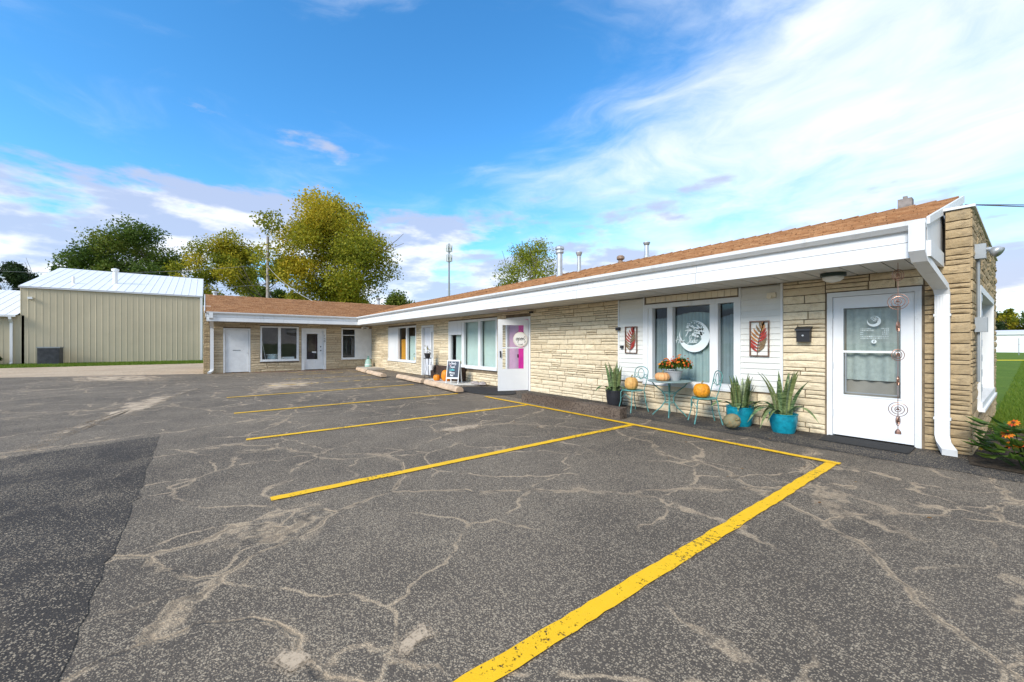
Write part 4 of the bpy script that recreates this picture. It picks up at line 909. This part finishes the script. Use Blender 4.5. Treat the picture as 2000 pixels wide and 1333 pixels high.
om=MB(); n=32; om.add([(-9.55+1.12*math.cos(2*math.pi*i/n),6.42+.62*math.sin(2*math.pi*i/n),z) for z in(.006,.022) for i in range(n)],[tuple(range(n,2*n))]+[(i,(i+1)%n,n+(i+1)%n,n+i) for i in range(n)])
om.build('oval_mat',mat('coir_black',col=(.030,.028,.026),rough=.95,var=.35,vscale=16,bump=1.,bscale=70),label='large oval black mat in front of the open storm door',cat='mat')
# ================================================================ BISTRO SET
VER=mat('verdigris_iron',col=(.10,.27,.25),rough=.6,metal=.2,var=.3,vscale=14,dirt=.35)
def chair(label,loc,rot):
    t=thing('bistro_chair',label,'chair',loc,rot); R=.20; sh_=.43
    MB().lathe([(R*.98,sh_-.012),(R,sh_),(R*.95,sh_+.008),(.02,sh_+.004)],28).build('seat',VER,t)
    for sx in(-1,1):
        MB().tube([(sx*.14,-.13,sh_),(sx*.17,-.16,sh_-.06),(sx*.165,-.165,.2),(sx*.19,-.21,.0)],[.011,.011,.009,.011],7).build('leg',VER,t)
        MB().tube([(sx*.15,.15,sh_),(sx*.16,.17,sh_-.06),(sx*.165,.19,.2),(sx*.19,.24,0)],[.011,.011,.009,.011],7).build('leg',VER,t)
    MB().tube([(-.17,.14,sh_),(-.19,.20,.65),(-.19,.23,.80)]+[(.19*math.cos(a),.235,.80+.10*math.sin(a)) for a in [math.pi-math.pi*i/10 for i in range(1,10)]]+[(.19,.23,.80),(.19,.20,.65),(.17,.14,sh_)],.008,7).build('back_frame',VER,t)
    MB().tube([(.085*math.cos(a),.222,.755+.10*math.sin(a)) for a in [2*math.pi*i/20 for i in range(20)]],.006,6,closed=True).build('back_ring',VER,t)
    MB().tube([(-.19,.212,.66),(-.1,.21,.68),(0,.21,.645),(.1,.21,.68),(.19,.212,.66)],.006,6).build('back_rail',VER,t)
    for sx in(-1,1): MB().tube([(sx*.13+.045*math.cos(a)*(1-a*.06),.215,.71+.04*math.sin(a)*(1-a*.06)) for a in [i*.5 for i in range(14)]],.005,6).build('scroll',VER,t)
    MB().tube([(-.16,-.15,.26),(0,-.19,.36),(.16,-.15,.26)],.006,6).build('brace',VER,t)
    return t
chair('verdigris bistro chair holding a tan pumpkin next to the black pot',(-4.92,6.86,.006),math.radians(-14))
chair('verdigris bistro chair turned sideways holding a bright orange pumpkin',(-3.46,6.86,.006),math.radians(-46))
TBL=thing('bistro_table','round verdigris bistro table with scrolled legs below the shop window','table',(-4.19,6.99,.006)); th=.665
MB().lathe([(.375,th-.02),(.39,th-.012),(.39,th),(.37,th+.004),(.02,th+.004)],40).build('table_top',mat('grey_verdigris',col=(.27,.36,.35),rough=.55,metal=.2,var=.25,vscale=9,dirt=.3),TBL)
for a in(.5,2.07,3.64,5.21): MB().tube([(r_*math.cos(a),r_*math.sin(a),z) for r_,z in((.32,th-.02),(.27,.57),(.13,.46),(.075,.36),(.075,.27),(.15,.15),(.25,.06),(.30,0))],.011,7).build('leg',VER,TBL)
for z,r_ in((.44,.12),(.25,.085)): MB().tube([(r_*math.cos(2*math.pi*i/20),r_*math.sin(2*math.pi*i/20),z) for i in range(20)],.007,6,closed=True).build('ring',VER,TBL)
pumpkin('pumpkin','round tan pumpkin on the chair next to the black pot',(-4.93,6.83,.447),.135,.245,PT,10,.05)
pumpkin('pumpkin','squat pale orange pumpkin on the bistro table',(-4.22,6.80,.677),.135,.155,mat('pumpkin_peach',col=(.66,.33,.13),rough=.5,var=.12,vscale=9),11,.10)
pumpkin('pumpkin','bright warty orange pumpkin on the turned chair',(-3.48,6.82,.447),.135,.235,PW,9,.05)
pumpkin('gourd','mottled green gourd on the ground before the turquoise pot',(-2.98,6.66,.006),.115,.23,PG,10,.06,cat='gourd',tilt=(math.radians(72),0,math.radians(60))).location.z=.115
# mums
mu=thing('flower_pot','grey pot of orange-red chrysanthemums on the bistro table','flower pot',(-4.16,7.10,.672)); MB().lathe([(.10,0),(.15,.16),(.16,.16),(.16,.18),(.13,.18)],20).build('pot',mat('grey_pot',col=(.33,.34,.35),rough=.6,var=.1),mu)
def cloud(n,cents,size,rad,squash=1.):
    out=[];rn=[]
    for i in range(n):
        c=cents[rs.randint(len(cents))]; v=rs.normal(size=3); v/=np.linalg.norm(v); v[2]=abs(v[2])*squash-.15; p=np.array(c[:3])+v*c[3]*(rs.rand()**.35)
        a=rs.normal(size=3);a/=np.linalg.norm(a);b=np.cross(a,rs.normal(size=3));b/=np.linalg.norm(b); s_=size*rs.uniform(.6,1.3)
        out+=[p-a*s_,p+b*s_*.5,p+a*s_,p-b*s_*.5]; rn.append(rs.rand())
    return np.array(out),np.array(rn)
V,R_=cloud(1500,[(-.15,0,.24,.15),(.13,.0,.27,.20)],.028,1); fast_quads('foliage',V,LEAF_G,R_,mu)
FLO=mat('mum_flower',f_leaf([(.40,.035,.012),(.60,.08,.015),(.75,.22,.02),(.72,.34,.03)],.15))
fv=MB()
for i in range(95):
    c=random.choice([(-.15,0,.24,.165),(.13,0,.27,.215)]); v=rs.normal(size=3);v/=np.linalg.norm(v);v[2]=abs(v[2])+.05; p=Vector((c[0],c[1],c[2]))+Vector(v)*c[3]; q=Vector(v).normalized(); a=q.orthogonal().normalized();b=q.cross(a); R0=random.uniform(.016,.027); r=random.random()
    k=8; fv.add([p+q*.012]+[p+(a*math.cos(2*math.pi*j/k)+b*math.sin(2*math.pi*j/k))*R0*(1 if j%2 else .75)-q*.004 for j in range(k)],[(0,1+j,1+(j+1)%k) for j in range(k)],r+.001)
fv.build('blossoms',FLO,mu,kind='stuff')
# snake plants
def f_snake(t,b):
    p=t.obj(); z=t.sep(p)[2]; n=t.noise(t.comb(t.math('MULTIPLY',t.sep(p)[0],9.),t.math('MULTIPLY',t.sep(p)[1],9.),t.math('MULTIPLY',z,45.)),1.,3,.6)
    c=t.mix(t.ramp(n,.4,.62),(.035,.075,.028),(.17,.24,.10)); e=t.attr('rnd'); c=t.mix(t.math('MULTIPLY',e,.4),c,(.36,.36,.12))
    t.set(b.inputs['Base Color'],c); b.inputs['Roughness'].default_value=.4
SNK=mat('snake_plant_leaf',f_snake)
def snake(label,loc,potm,pr,ph,n,Lh,spread,woven=False,droop=6):
    t=thing('snake_plant',label,'potted plant',loc); prof=[(pr*.70,0),(pr*.86,ph*.25),(pr*.97,ph*.6),(pr,ph*.92),(pr*1.04,ph*.93),(pr*1.04,ph),(pr*.93,ph),(pr*.90,ph*.9)]
    if woven:
        zz=[(pr*(.74+.27*math.sin(min(1,k/14+.1)*1.6)),ph*k/15) for k in range(15)]+[(pr*1.04,ph*.95),(pr*1.05,ph),(pr*.94,ph),(pr*.9,ph*.9)]
        MB().lathe(zz,48,(0,0,0),lambda a,z:1+.014*math.sin(a*24+ (math.pi if int(z/ph*15)%2 else 0))).build('pot',potm,t)
    else: MB().lathe(prof,28).build('pot',potm,t,smooth=False)
    MB().lathe([(pr*.9,ph*.88),(.01,ph*.9)],20).build('soil',MULCH,t)
    for i in range(n):
        a=random.uniform(0,6.28); dr=i<droop; r0=random.random()**.6*pr*.6; L=Lh*random.uniform(.55,1.05); lean=random.uniform(.08,.6)*spread; w=random.uniform(.026,.042)
        if dr: lean=random.uniform(.9,1.5)*spread; L=Lh*random.uniform(.7,1.0)
        d=Vector((math.cos(a),math.sin(a),0)); s_=Vector((-d.y,d.x,0)); tw=random.uniform(-.8,.8); s_=(s_*math.cos(tw)+d*math.sin(tw)); b=MB();vs=[];K=7
        for k in range(K+1):
            q=k/K; th_=lean*q*(1.15 if dr else .7); out_=L*(math.sin(th_)*q*.75 if not dr else q*.72); up=L*q*math.cos(min(th_*.9,1.9)) if not dr else L*(.95*q-1.0*q*q*(.6+.3*lean))
            c=d*(r0+out_)+Vector((0,0,ph*.86+max(up,-ph*.7))); ww=w*(.55+.9*q if q<.5 else 1.0*(1-((q-.5)/.5)**1.7))+.001
            vs+=[c-s_*ww,c+d*.006,c+s_*ww]
        b.add(vs,[(3*k+j,3*k+j+1,3*k+3+j+1,3*k+3+j) for k in range(K) for j in(0,1)],random.random()**2+.001); b.build('leaf',SNK,t,smooth=True)
    return t
BP=mat('black_pot',col=(.022,.022,.026),rough=.45,var=.1); TQ=mat('turquoise_glaze',col=(.005,.21,.28),rough=.35,var=.25,vscale=14,dirt=.4)
snake('tall snake plant in a black pot beside the railroad tie',(-5.46,6.98,.006),BP,.185,.37,36,.66,.8)
snake('upright snake plant in a woven turquoise pot behind the turned chair',(-2.98,7.12,.006),TQ,.205,.32,38,.58,.9,True,6)
snake('sprawling snake plant in a turquoise pot beside the white door',(-2.34,7.10,.006),TQ,.185,.29,34,.80,1.25,True,15)
# ================================================================ FLOWER CLUMP AT THE CORNER
fp=thing('flower_clump','leafy clump of orange-red and yellow daisy flowers in the bed at the stone corner','flowers',(.02,7.10,.012))
BL=mat('broad_leaf',f_leaf([(.03,.075,.012),(.06,.13,.016),(.12,.18,.025)],.25)); leafy(fp,120,.32,.44,.22,BL,.03)
PET=mat('daisy_petal',f_leaf([(.50,.05,.012),(.70,.13,.012),(.75,.30,.015)],.15)); PETY=mat('yellow_petal',f_leaf([(.75,.42,.02),(.8,.5,.03)],.15)); EYE=mat('flower_eye',col=(.10,.03,.015),rough=.9)
for i in range(24):
    a=random.uniform(0,6.28);r=random.random()**.5*.36; z=random.uniform(.30,.58)-r*.35; yel=(i%8==0)
    if yel: r=.36; z=.16; a=random.uniform(2.6,3.6)
    c=Vector((r*math.cos(a),r*math.sin(a),z)); q=Vector((math.cos(a)*.5+.1,math.sin(a)*.5-.35,.8)).normalized(); u=q.orthogonal().normalized(); v=q.cross(u); R0=random.uniform(.04,.058); b=MB(); k=11
    for j in range(k):
        t0=2*math.pi*j/k; e=u*math.cos(t0)+v*math.sin(t0); f=u*math.cos(t0+1.57)+v*math.sin(t0+1.57); b.add([c+e*R0*.2,c+e*R0*.7+f*R0*.2-q*.002,c+e*R0*1.05-q*random.uniform(.0,.02),c+e*R0*.7-f*R0*.2-q*.002],[(0,1,2,3)],random.random())
    fo=b.build('flower',PETY if yel else PET,fp); MB().lathe([(R0*.3,0),(R0*.25,.01),(.002,.016)],10,tuple(c)).build('eye',EYE,fo)
    MB().tube([(c.x*.4,c.y*.4,.0),(c.x*.8,c.y*.8,z*.6),tuple(c)],.004,5).build('stem',BL,fp)
MB().tube([(-.25,9.0,.03),(.05,8.85,.05),(.3,8.95,.04),(.7,8.7,.05)],[.02,.017,.015,.01],7).build('dead_branch',BARK,label='dead grey branch lying in the bed along the gable wall',cat='branch')
# ================================================================ LITTER AND GRASS
def blades(n,fx,hmin,hmax,m,name,w=.006):
    P=fx(n); h=rs.uniform(hmin,hmax,n); a=rs.uniform(0,6.28,n); ln=rs.normal(0,.35,(n,2))*h[:,None]
    dx=np.cos(a)*w;dy=np.sin(a)*w
    V=np.zeros((n,3,3)); V[:,0]=P+np.c_[dx,dy,0*dx];V[:,1]=P-np.c_[dx,dy,0*dx];V[:,2]=P+np.c_[ln[:,0],ln[:,1],h]
    return fast_quads(name,V.reshape(-1,3),m,rs.rand(n),nper=3,kind='stuff')
def rx(n):
    y=10.0+ (rs.rand(n)**1.8)*45; x=-.42+rs.rand(n)*(1.5+.10*y); return np.c_[x,y,np.full(n,-.03)]
o=blades(60000,rx,.04,.11,GRASSB,'lawn_grass',.008); o['label']='mown green lawn grass beyond the gable wall';o['category']='grass'
def lx(n): x=-39.9+rs.rand(n)*4.9+rs.normal(0,.12,n); y=-24+rs.rand(n)*26; return np.c_[x,y,np.full(n,-.03)]
o=blades(50000,lx,.06,.16,GRASSB,'verge_grass',.015); o['label']='green grass strip along the tan metal building';o['category']='grass'
def rx2(n): y=9.6+rs.rand(n)*1.0; x=-.42+rs.rand(n)*2.6; return np.c_[x,y,np.full(n,.0)]
o=blades(2500,rx2,.03,.09,mat('dry_grass',f_leaf([(.20,.15,.06),(.13,.15,.03),(.30,.22,.10)])),'dry_grass',.006); o['label']='dry straw-coloured grass at the end of the planting bed';o['category']='grass'
def scatter(n,fx,size,m,name):
    P=fx(n); a=rs.uniform(0,6.28,n); s_=size*rs.uniform(.5,1.3,n); t=rs.normal(0,.2,(n,2))
    e=np.c_[np.cos(a)*s_,np.sin(a)*s_,t[:,0]*s_]; f=np.c_[-np.sin(a)*s_*.6,np.cos(a)*s_*.6,t[:,1]*s_]; V=np.stack([P-e,P+f,P+e,P-f],1)
    V[:,:,2]=np.maximum(V[:,:,2],P[:,2:3]-.002); return fast_quads(name,V.reshape(-1,3),m,rs.rand(n),kind='stuff')
LIT=mat('dry_leaf',f_leaf([(.22,.11,.04),(.34,.19,.06),(.16,.08,.035)]))
o=scatter(700,lambda n:np.c_[WX+.05+np.abs(rs.normal(0,.22,n)),rs.rand(n)*7.3,np.full(n,.014)],.03,LIT,'leaf_litter'); o['label']='brown fallen leaves along the foot of the far wing';o['category']='leaves'
o=scatter(70,lambda n:np.c_[-9+rs.rand(n)*9,4.0+rs.rand(n)*3.3,np.full(n,.016)],.018,LIT,'leaf_litter'); o['label']='few scattered fallen leaves on the sealed asphalt';o['category']='leaves'
# ================================================================ METAL BUILDING
MBD=thing('metal_building','tall tan ribbed metal building with white metal roof','building',(-44,-5,-.03))
TAN=mat('tan_metal',col=(.46,.40,.275),rough=.5,var=.05,vscale=.6,metal=.0); WRF=mat('white_metal_roof',col=(.78,.775,.76),rough=.4,var=.03)
bx0,by0,by1,bh_=-40.,-9.6,-.25,5.15; rdX,rdZ=-49.1,7.65
bp=lambda mb,n,m,par=MBD:mb.build(n,m,par,world=True)
y=by0; i=0
while y<by1-.05:
    w=min(.311,by1-y); bp(MB().box(bx0-.04,bx0,y,y+w,-.03,bh_-.06).prism([(bx0,y+.0),(bx0+.014,y+.018),(bx0+.014,y+.04),(bx0,y+.058)],2,-.03,bh_-.06),'wall_panel',TAN); y+=w
bp(MB().box(-58,bx0-.05,by1-.06,by1-.02,-.03,bh_-.1).box(-58,bx0-.05,by0+.02,by0+.06,-.03,bh_-.1).prism([(bx0-.05,bh_-.1),(rdX,rdZ-.1),(-58.2,bh_-.1)],1,by1-.06,by1-.02).prism([(bx0-.05,bh_-.1),(rdX,rdZ-.1),(-58.2,bh_-.1)],1,by0+.02,by0+.06),'end_wall',TAN)
y=by0-.05; 
while y<by1+.05:
    w=min(.45,by1+.05-y)
    for s in(0,1):
        a,b=((bx0+.12,bh_-.035),(rdX,rdZ)) if not s else ((rdX,rdZ),(-58.3,bh_-.035))
        bp(MB().prism([(a[0],a[1]),(b[0],b[1]),(b[0],b[1]-.03),(a[0],a[1]-.03)],1,y,y+w-.03).prism([(a[0],a[1]+.018),(b[0],b[1]+.018),(b[0],b[1]-.02),(a[0],a[1]-.02)],1,y+w-.045,y+w-.005),'roof_panel',WRF)
    y+=.45
bp(MB().box(bx0+.002,bx0+.12,by0-.06,by1+.06,bh_-.14,bh_-.045),'eave_trim',mat('grey_trim',col=(.55,.57,.60),rough=.5)); bp(MB().box(bx0+.003,bx0+.10,by1-.14,by1+.0,-.03,bh_-.15),'downspout',WHITE)
bp(MB().lathe([(.14,0),(.14,1.1),(.22,1.12),(.22,1.28),(.03,1.34)],16,(-43.2,-5.6,5.85)),'vent_pipe',WRF); bp(MB().lathe([(.08,0),(.08,.6)],12,(-42.0,-7.6,5.6)),'vent_pipe',WRF)
bp(MB().box(bx0+.02,bx0+.2,-9.25,-9.05,4.28,4.42),'wall_light',WHITE)
LB=thing('metal_building','low tan metal annex with white roof and gutter','building',(-44,-15,-.03)); lp=lambda mb,n,m:mb.build(n,m,LB,world=True)
y=-20.
while y<-9.72: lp(MB().box(bx0-.04,bx0,y,y+.311,-.03,3.2).prism([(bx0,y),(bx0+.014,y+.018),(bx0+.014,y+.04),(bx0,y+.058)],2,-.03,3.2),'wall_panel',TAN); y+=.311
y=-20.
while y<-9.75:
    lp(MB().prism([(bx0+.3,3.22),(-47,5.4),(-47,5.37),(bx0+.3,3.19)],1,y,y+.42).prism([(bx0+.3,3.238),(-47,5.418),(-47,5.38),(bx0+.3,3.20)],1,y+.405,y+.445),'roof_panel',WRF); y+=.45
lp(MB().box(bx0+.26,bx0+.38,-20,-9.72,3.08,3.20),'gutter',WHITE); lp(MB().box(-47,-46.9,-20,-9.7,-.03,5.3),'rear_wall',TAN)
lp(MB().sweep([(bx0+.32,-9.95,3.1),(bx0+.32,-9.95,2.95),(bx0+.08,-9.95,2.7),(bx0+.08,-9.95,.1),(bx0+.3,-9.95,0)],(0,1,0),.12,.1),'downspout',WHITE)
ac=thing('air_conditioner','dark grey air conditioning unit on the grass by the tan metal building','air conditioner',(-39.1,-8.1,-.03)); AM=mat('dark_louvre',col=(.06,.06,.065),rough=.6,var=.3,vscale=4)
MB().box(-.44,.44,-.48,.48,.06,1.1).build('cabinet',AM,ac)
for k in range(14): MB().box(.44,.455,-.46,.46,.12+k*.068,.155+k*.068).build('louvre',AM,ac)
MB().box(-.47,.47,-.51,.51,1.1,1.18).build('top_cover',GREYM,ac); MB().box(-.5,.5,-.55,.55,-.0,.06).build('base_pad',CONC,ac)
# ================================================================ TREES
def limb_mesh(mb,p,d,L,r,depth,tips,rg):
    pts=[p];rad=[r];q=Vector(p);dd=Vector(d).normalized()
    for k in range(4):
        dd=(dd+Vector((rg.gauss(0,.10),rg.gauss(0,.10),.05))).normalized(); q=q+dd*L/4; pts.append(tuple(q)); rad.append(r*(1-.42*(k+1)/4))
    mb.tube(pts,rad,7 if depth<2 else 5)
    if depth>=3: tips.append(tuple(q)); return
    for i in range(3 if depth<2 else 2):
        a=rg.uniform(0,6.28); sp_=rg.uniform(.35,.75); o=dd.orthogonal().normalized(); o=(o*math.cos(a)+dd.cross(o)*math.sin(a)); limb_mesh(mb,tuple(q if i else Vector(pts[3])),dd*math.cos(sp_)+o*math.sin(sp_),L*rg.uniform(.6,.8),rad[-1]*.75,depth+1,tips,rg)
    tips.append(tuple(q))
def tree(label,px,depth,topy,wpx,m,nleaf,lsz,seed,bottom=.25,name='deciduous_tree',group=None,pos=None,hh=None,ww=None,hue=.5,lob=26,gap=.9):
    rg=random.Random(seed); r_=np.random.RandomState(seed); loc=pos or at(px,depth,-.03); Ht=hh or hgt(topy,depth); Wd=ww or wpx*depth/F
    t=thing(name,label,'tree',loc,group=group); mb=MB(); tips=[]
    limb_mesh(mb,(0,0,-.1),(0,0,1),Ht*.36,Ht*.022+.06,0,tips,rg); mb.build('trunk',BARK,t)
    zc=Ht*(bottom+1)/2; hz=Ht*(1-bottom)/2
    cl=[]
    for i in range(lob):
        v=r_.normal(size=3); v/=np.linalg.norm(v); q=.5+.5*r_.rand(); s_=r_.uniform(.15,.30)
        prof=1-.35*max(0,v[2])**2
        cl.append((v[0]*Wd/2*(1-s_*.8)*q*prof*1.08,v[1]*Wd/2*(1-s_*.8)*q*prof*1.08,zc+v[2]*hz*(1-s_*.8)*min(1,q*1.15),s_*min(Wd,hz*2)/2,r_.rand()))
    cl.append((0,0,zc+hz*.6,.25*Wd/2,.6))
    C=np.array(cl); w=C[:,3]**2; idx=r_.choice(len(C),nleaf,p=w/w.sum())
    v=r_.normal(size=(nleaf,3)); v/=np.linalg.norm(v,axis=1)[:,None]; rad=(r_.rand(nleaf)**.45)*(1+.22*np.abs(r_.normal(size=nleaf)))
    P=C[idx,:3]+v*(C[idx,3]*rad)[:,None]*np.array([1,1,.85])
    P+= .25*np.sin(P[:,[1,2,0]]*2.1)*gap
    a=r_.normal(size=(nleaf,3));a/=np.linalg.norm(a,axis=1)[:,None];b=np.cross(a,r_.normal(size=(nleaf,3)));b/=np.linalg.norm(b,axis=1)[:,None]+1e-9
    s_=(lsz*r_.uniform(.55,1.25,nleaf))[:,None]; V=np.stack([P-a*s_,P+b*s_*.6,P+a*s_,P-b*s_*.6],1).reshape(-1,3)
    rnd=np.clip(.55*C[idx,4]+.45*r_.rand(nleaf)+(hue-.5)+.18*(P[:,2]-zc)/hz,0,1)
    fast_quads('crown',V,m,rnd,t)
    return t
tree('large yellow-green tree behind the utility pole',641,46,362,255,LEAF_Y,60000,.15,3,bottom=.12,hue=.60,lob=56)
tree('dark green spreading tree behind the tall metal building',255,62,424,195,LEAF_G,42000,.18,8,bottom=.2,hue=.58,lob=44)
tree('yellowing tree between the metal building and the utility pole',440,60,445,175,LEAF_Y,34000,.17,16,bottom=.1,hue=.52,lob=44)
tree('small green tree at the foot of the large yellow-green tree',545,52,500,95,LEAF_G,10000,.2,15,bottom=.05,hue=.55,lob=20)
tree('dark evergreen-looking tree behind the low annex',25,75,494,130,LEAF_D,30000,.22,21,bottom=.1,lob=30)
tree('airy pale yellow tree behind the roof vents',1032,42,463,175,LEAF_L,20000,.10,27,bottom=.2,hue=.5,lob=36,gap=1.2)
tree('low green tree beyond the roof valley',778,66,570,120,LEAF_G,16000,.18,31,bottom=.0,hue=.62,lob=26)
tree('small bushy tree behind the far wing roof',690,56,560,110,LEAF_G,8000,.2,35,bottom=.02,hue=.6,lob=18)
ct=thing('conifer_tree','small dark conifer tip behind the metal building roof','tree',at(104,80,-.03)); MB().tube([(0,0,0),(0,0,15.5)],[.2,.03],6).build('trunk',BARK,ct)
n=5000; zz=rs.rand(n)**.7*15.8+.6; ra=(16.4-zz)*.17*rs.rand(n)**.5; an=rs.uniform(0,6.28,n); P=np.c_[ra*np.cos(an),ra*np.sin(an),zz]; a=rs.normal(size=(n,3))*.2;b=rs.normal(size=(n,3))*.12; fast_quads('crown',np.stack([P-a,P+b,P+a,P-b],1).reshape(-1,3),LEAF_D,rs.rand(n),ct)
for i,(x,y,h_,w_,mm,hu,lab) in enumerate(((-11,118,8.0,9,LEAF_G,.5,'broad green tree behind the far end of the white shed'),(-6,113,8.8,8,LEAF_D,.5,'dark tree behind the white shed'),(-2.4,117,7.8,7,LEAF_Y,.35,'yellowish tree behind the white shed'),(1.5,112,8.4,8,LEAF_G,.6,'bright green tree behind the white shed'),(8,118,9.4,11,LEAF_G,.3,'tall deep green tree behind the white shed'))):
    tree(lab,0,0,0,0,mm,9000,.2,50+i,bottom=.0,pos=(x,y,-.03),hh=h_,ww=w_,hue=hu,lob=20,group='trees behind the white shed')
sb=thing('shrub','scraggly dark shrub beside the annex downspout','shrub',(-39.2,-11.2,-.03)); V,R_=cloud(1800,[(0,0,.6,.7),(.1,.5,.4,.6),(0,-.6,.5,.6)],.08,1); fast_quads('foliage',V,LEAF_D,R_,sb); MB().tube([(0,0,0),(.1,.1,.7)],[.05,.02],6).tube([(0,0,0),(-.1,-.4,.8)],[.04,.02],6).build('stem',BARK,sb)
# ================================================================ FAR THINGS
sd_=thing('shed','long low white ribbed shed across the lawn','shed',(8,101,-.03)); WM_=mat('white_metal_wall',col=(.78,.79,.80),rough=.5,var=.03)
x=-14.
while x<34: MB().box(x,x+.9,98.95,99.05,-.03,2.75).box(x,x+.06,98.92,98.95,-.03,2.75).build('wall_panel',WM_,sd_,world=True); x+=.9
MB().prism([(98.7,2.72),(98.7,2.95),(102.5,3.5),(106.2,2.95),(106.2,2.72)],0,-14.2,34.2).build('roof',mat('pale_grey_roof',col=(.62,.63,.65),rough=.5),sd_,world=True)
pp=at(1990,48,-.03); MB().tube([pp,(pp[0],pp[1],2.0)],.035,8).build('stake',GREYM,label='thin grey stake standing in the lawn',cat='stake')
MB().tube([(pp[0],pp[1],1.25),(pp[0]-4,pp[1]+8,1.1),(pp[0]-9,pp[1]+17,1.3)],.012,5).tube([(pp[0],pp[1],1.25),(pp[0]+3,pp[1]-1,1.1),(pp[0]+8,pp[1]-3,1.3)],.012,5).build('string_line',mat('orange_string',col=(.6,.2,.05),rough=.7),label='orange string strung from the stake over the lawn',cat='string')
ra_,rb_=onZ(1935,704,.05),onZ(2060,704,.05); MB().tube([ra_,tuple((a+b)/2 for a,b in zip(ra_,rb_)),rb_],.03,6).build('yellow_hose',mat('yellow_hose',col=(.75,.62,.05),rough=.6),label='yellow hose lying across the lawn',cat='hose')
UP=at(523,42,-.03); up=thing('utility_pole','weathered grey utility pole in front of the large yellow-green tree','utility pole',UP); ph_=hgt(462,42)
PW_=mat('pole_wood',col=(.33,.29,.26),rough=.95,var=.25,vscale=5); MB().tube([(0,0,0),(0,0,ph_)],[.19,.13],12).build('pole',PW_,up); MB().lathe([(.05,0),(.05,.2)],8,(.2,0,ph_-1.6)).build('insulator',GREYM,up)
UP2=at(-190,44,-.03); up2=thing('utility_pole','utility pole beyond the low annex','utility pole',UP2); MB().tube([(0,0,0),(0,0,10.6)],[.19,.13],12).build('pole',PW_,up2)
WIRE=mat('wire',col=(.10,.10,.11),rough=.6)
def wire(label,a,b,sag,r=.018,m=WIRE,n=16): return MB().tube([tuple(a[k]+(b[k]-a[k])*i/n-(sag*4*(i/n)*(1-i/n) if k==2 else 0) for k in range(3)) for i in range(n+1)],r,5).build('power_line',m,label=label,cat='wire')
wire('upper power line running from the utility pole over the metal building',(UP[0],UP[1],9.7),(UP2[0],UP2[1],10.2),1.0); wire('lower power line running from the utility pole over the metal building',(UP[0],UP[1],7.6),(UP2[0],UP2[1],8.4),.9)
e=onX(612,592,-25.32); wire('pale service wire dropping from the utility pole to the wing roof',(UP[0],UP[1],hgt(520,42)),(e[0],e[1],rz),.35,.014,mat('pale_wire',col=(.5,.5,.48),rough=.6))
for k in range(2): wire(('twisted black service cable leaving the gable peak','second black service cable leaving the gable peak')[k],(-.66,9.9,3.66),(9.0,16.0,5.2+.1*k),.8+.15*k,.009)
ct=thing('cell_tower','tall thin grey cell tower with antennas at its top','tower',at(877,150,-.03)); ch=hgt(476,150)
MB().tube([(0,0,0),(0,0,ch)],[.55,.28],10).build('mast',GREYM,ct)
for lvl in(ch-1.8,ch-5.5):
    for k in range(6):
        a=k*1.047; MB().box(1.0*math.cos(a)-.18,1.0*math.cos(a)+.18,1.0*math.sin(a)-.18,1.0*math.sin(a)+.18,lvl-1.3,lvl+1.3).build('antenna',WHITE,ct)
    MB().lathe([(1.0,lvl-.1),(1.05,lvl+.1),(.3,lvl+.12)],12).build('antenna_ring',GREYM,ct)
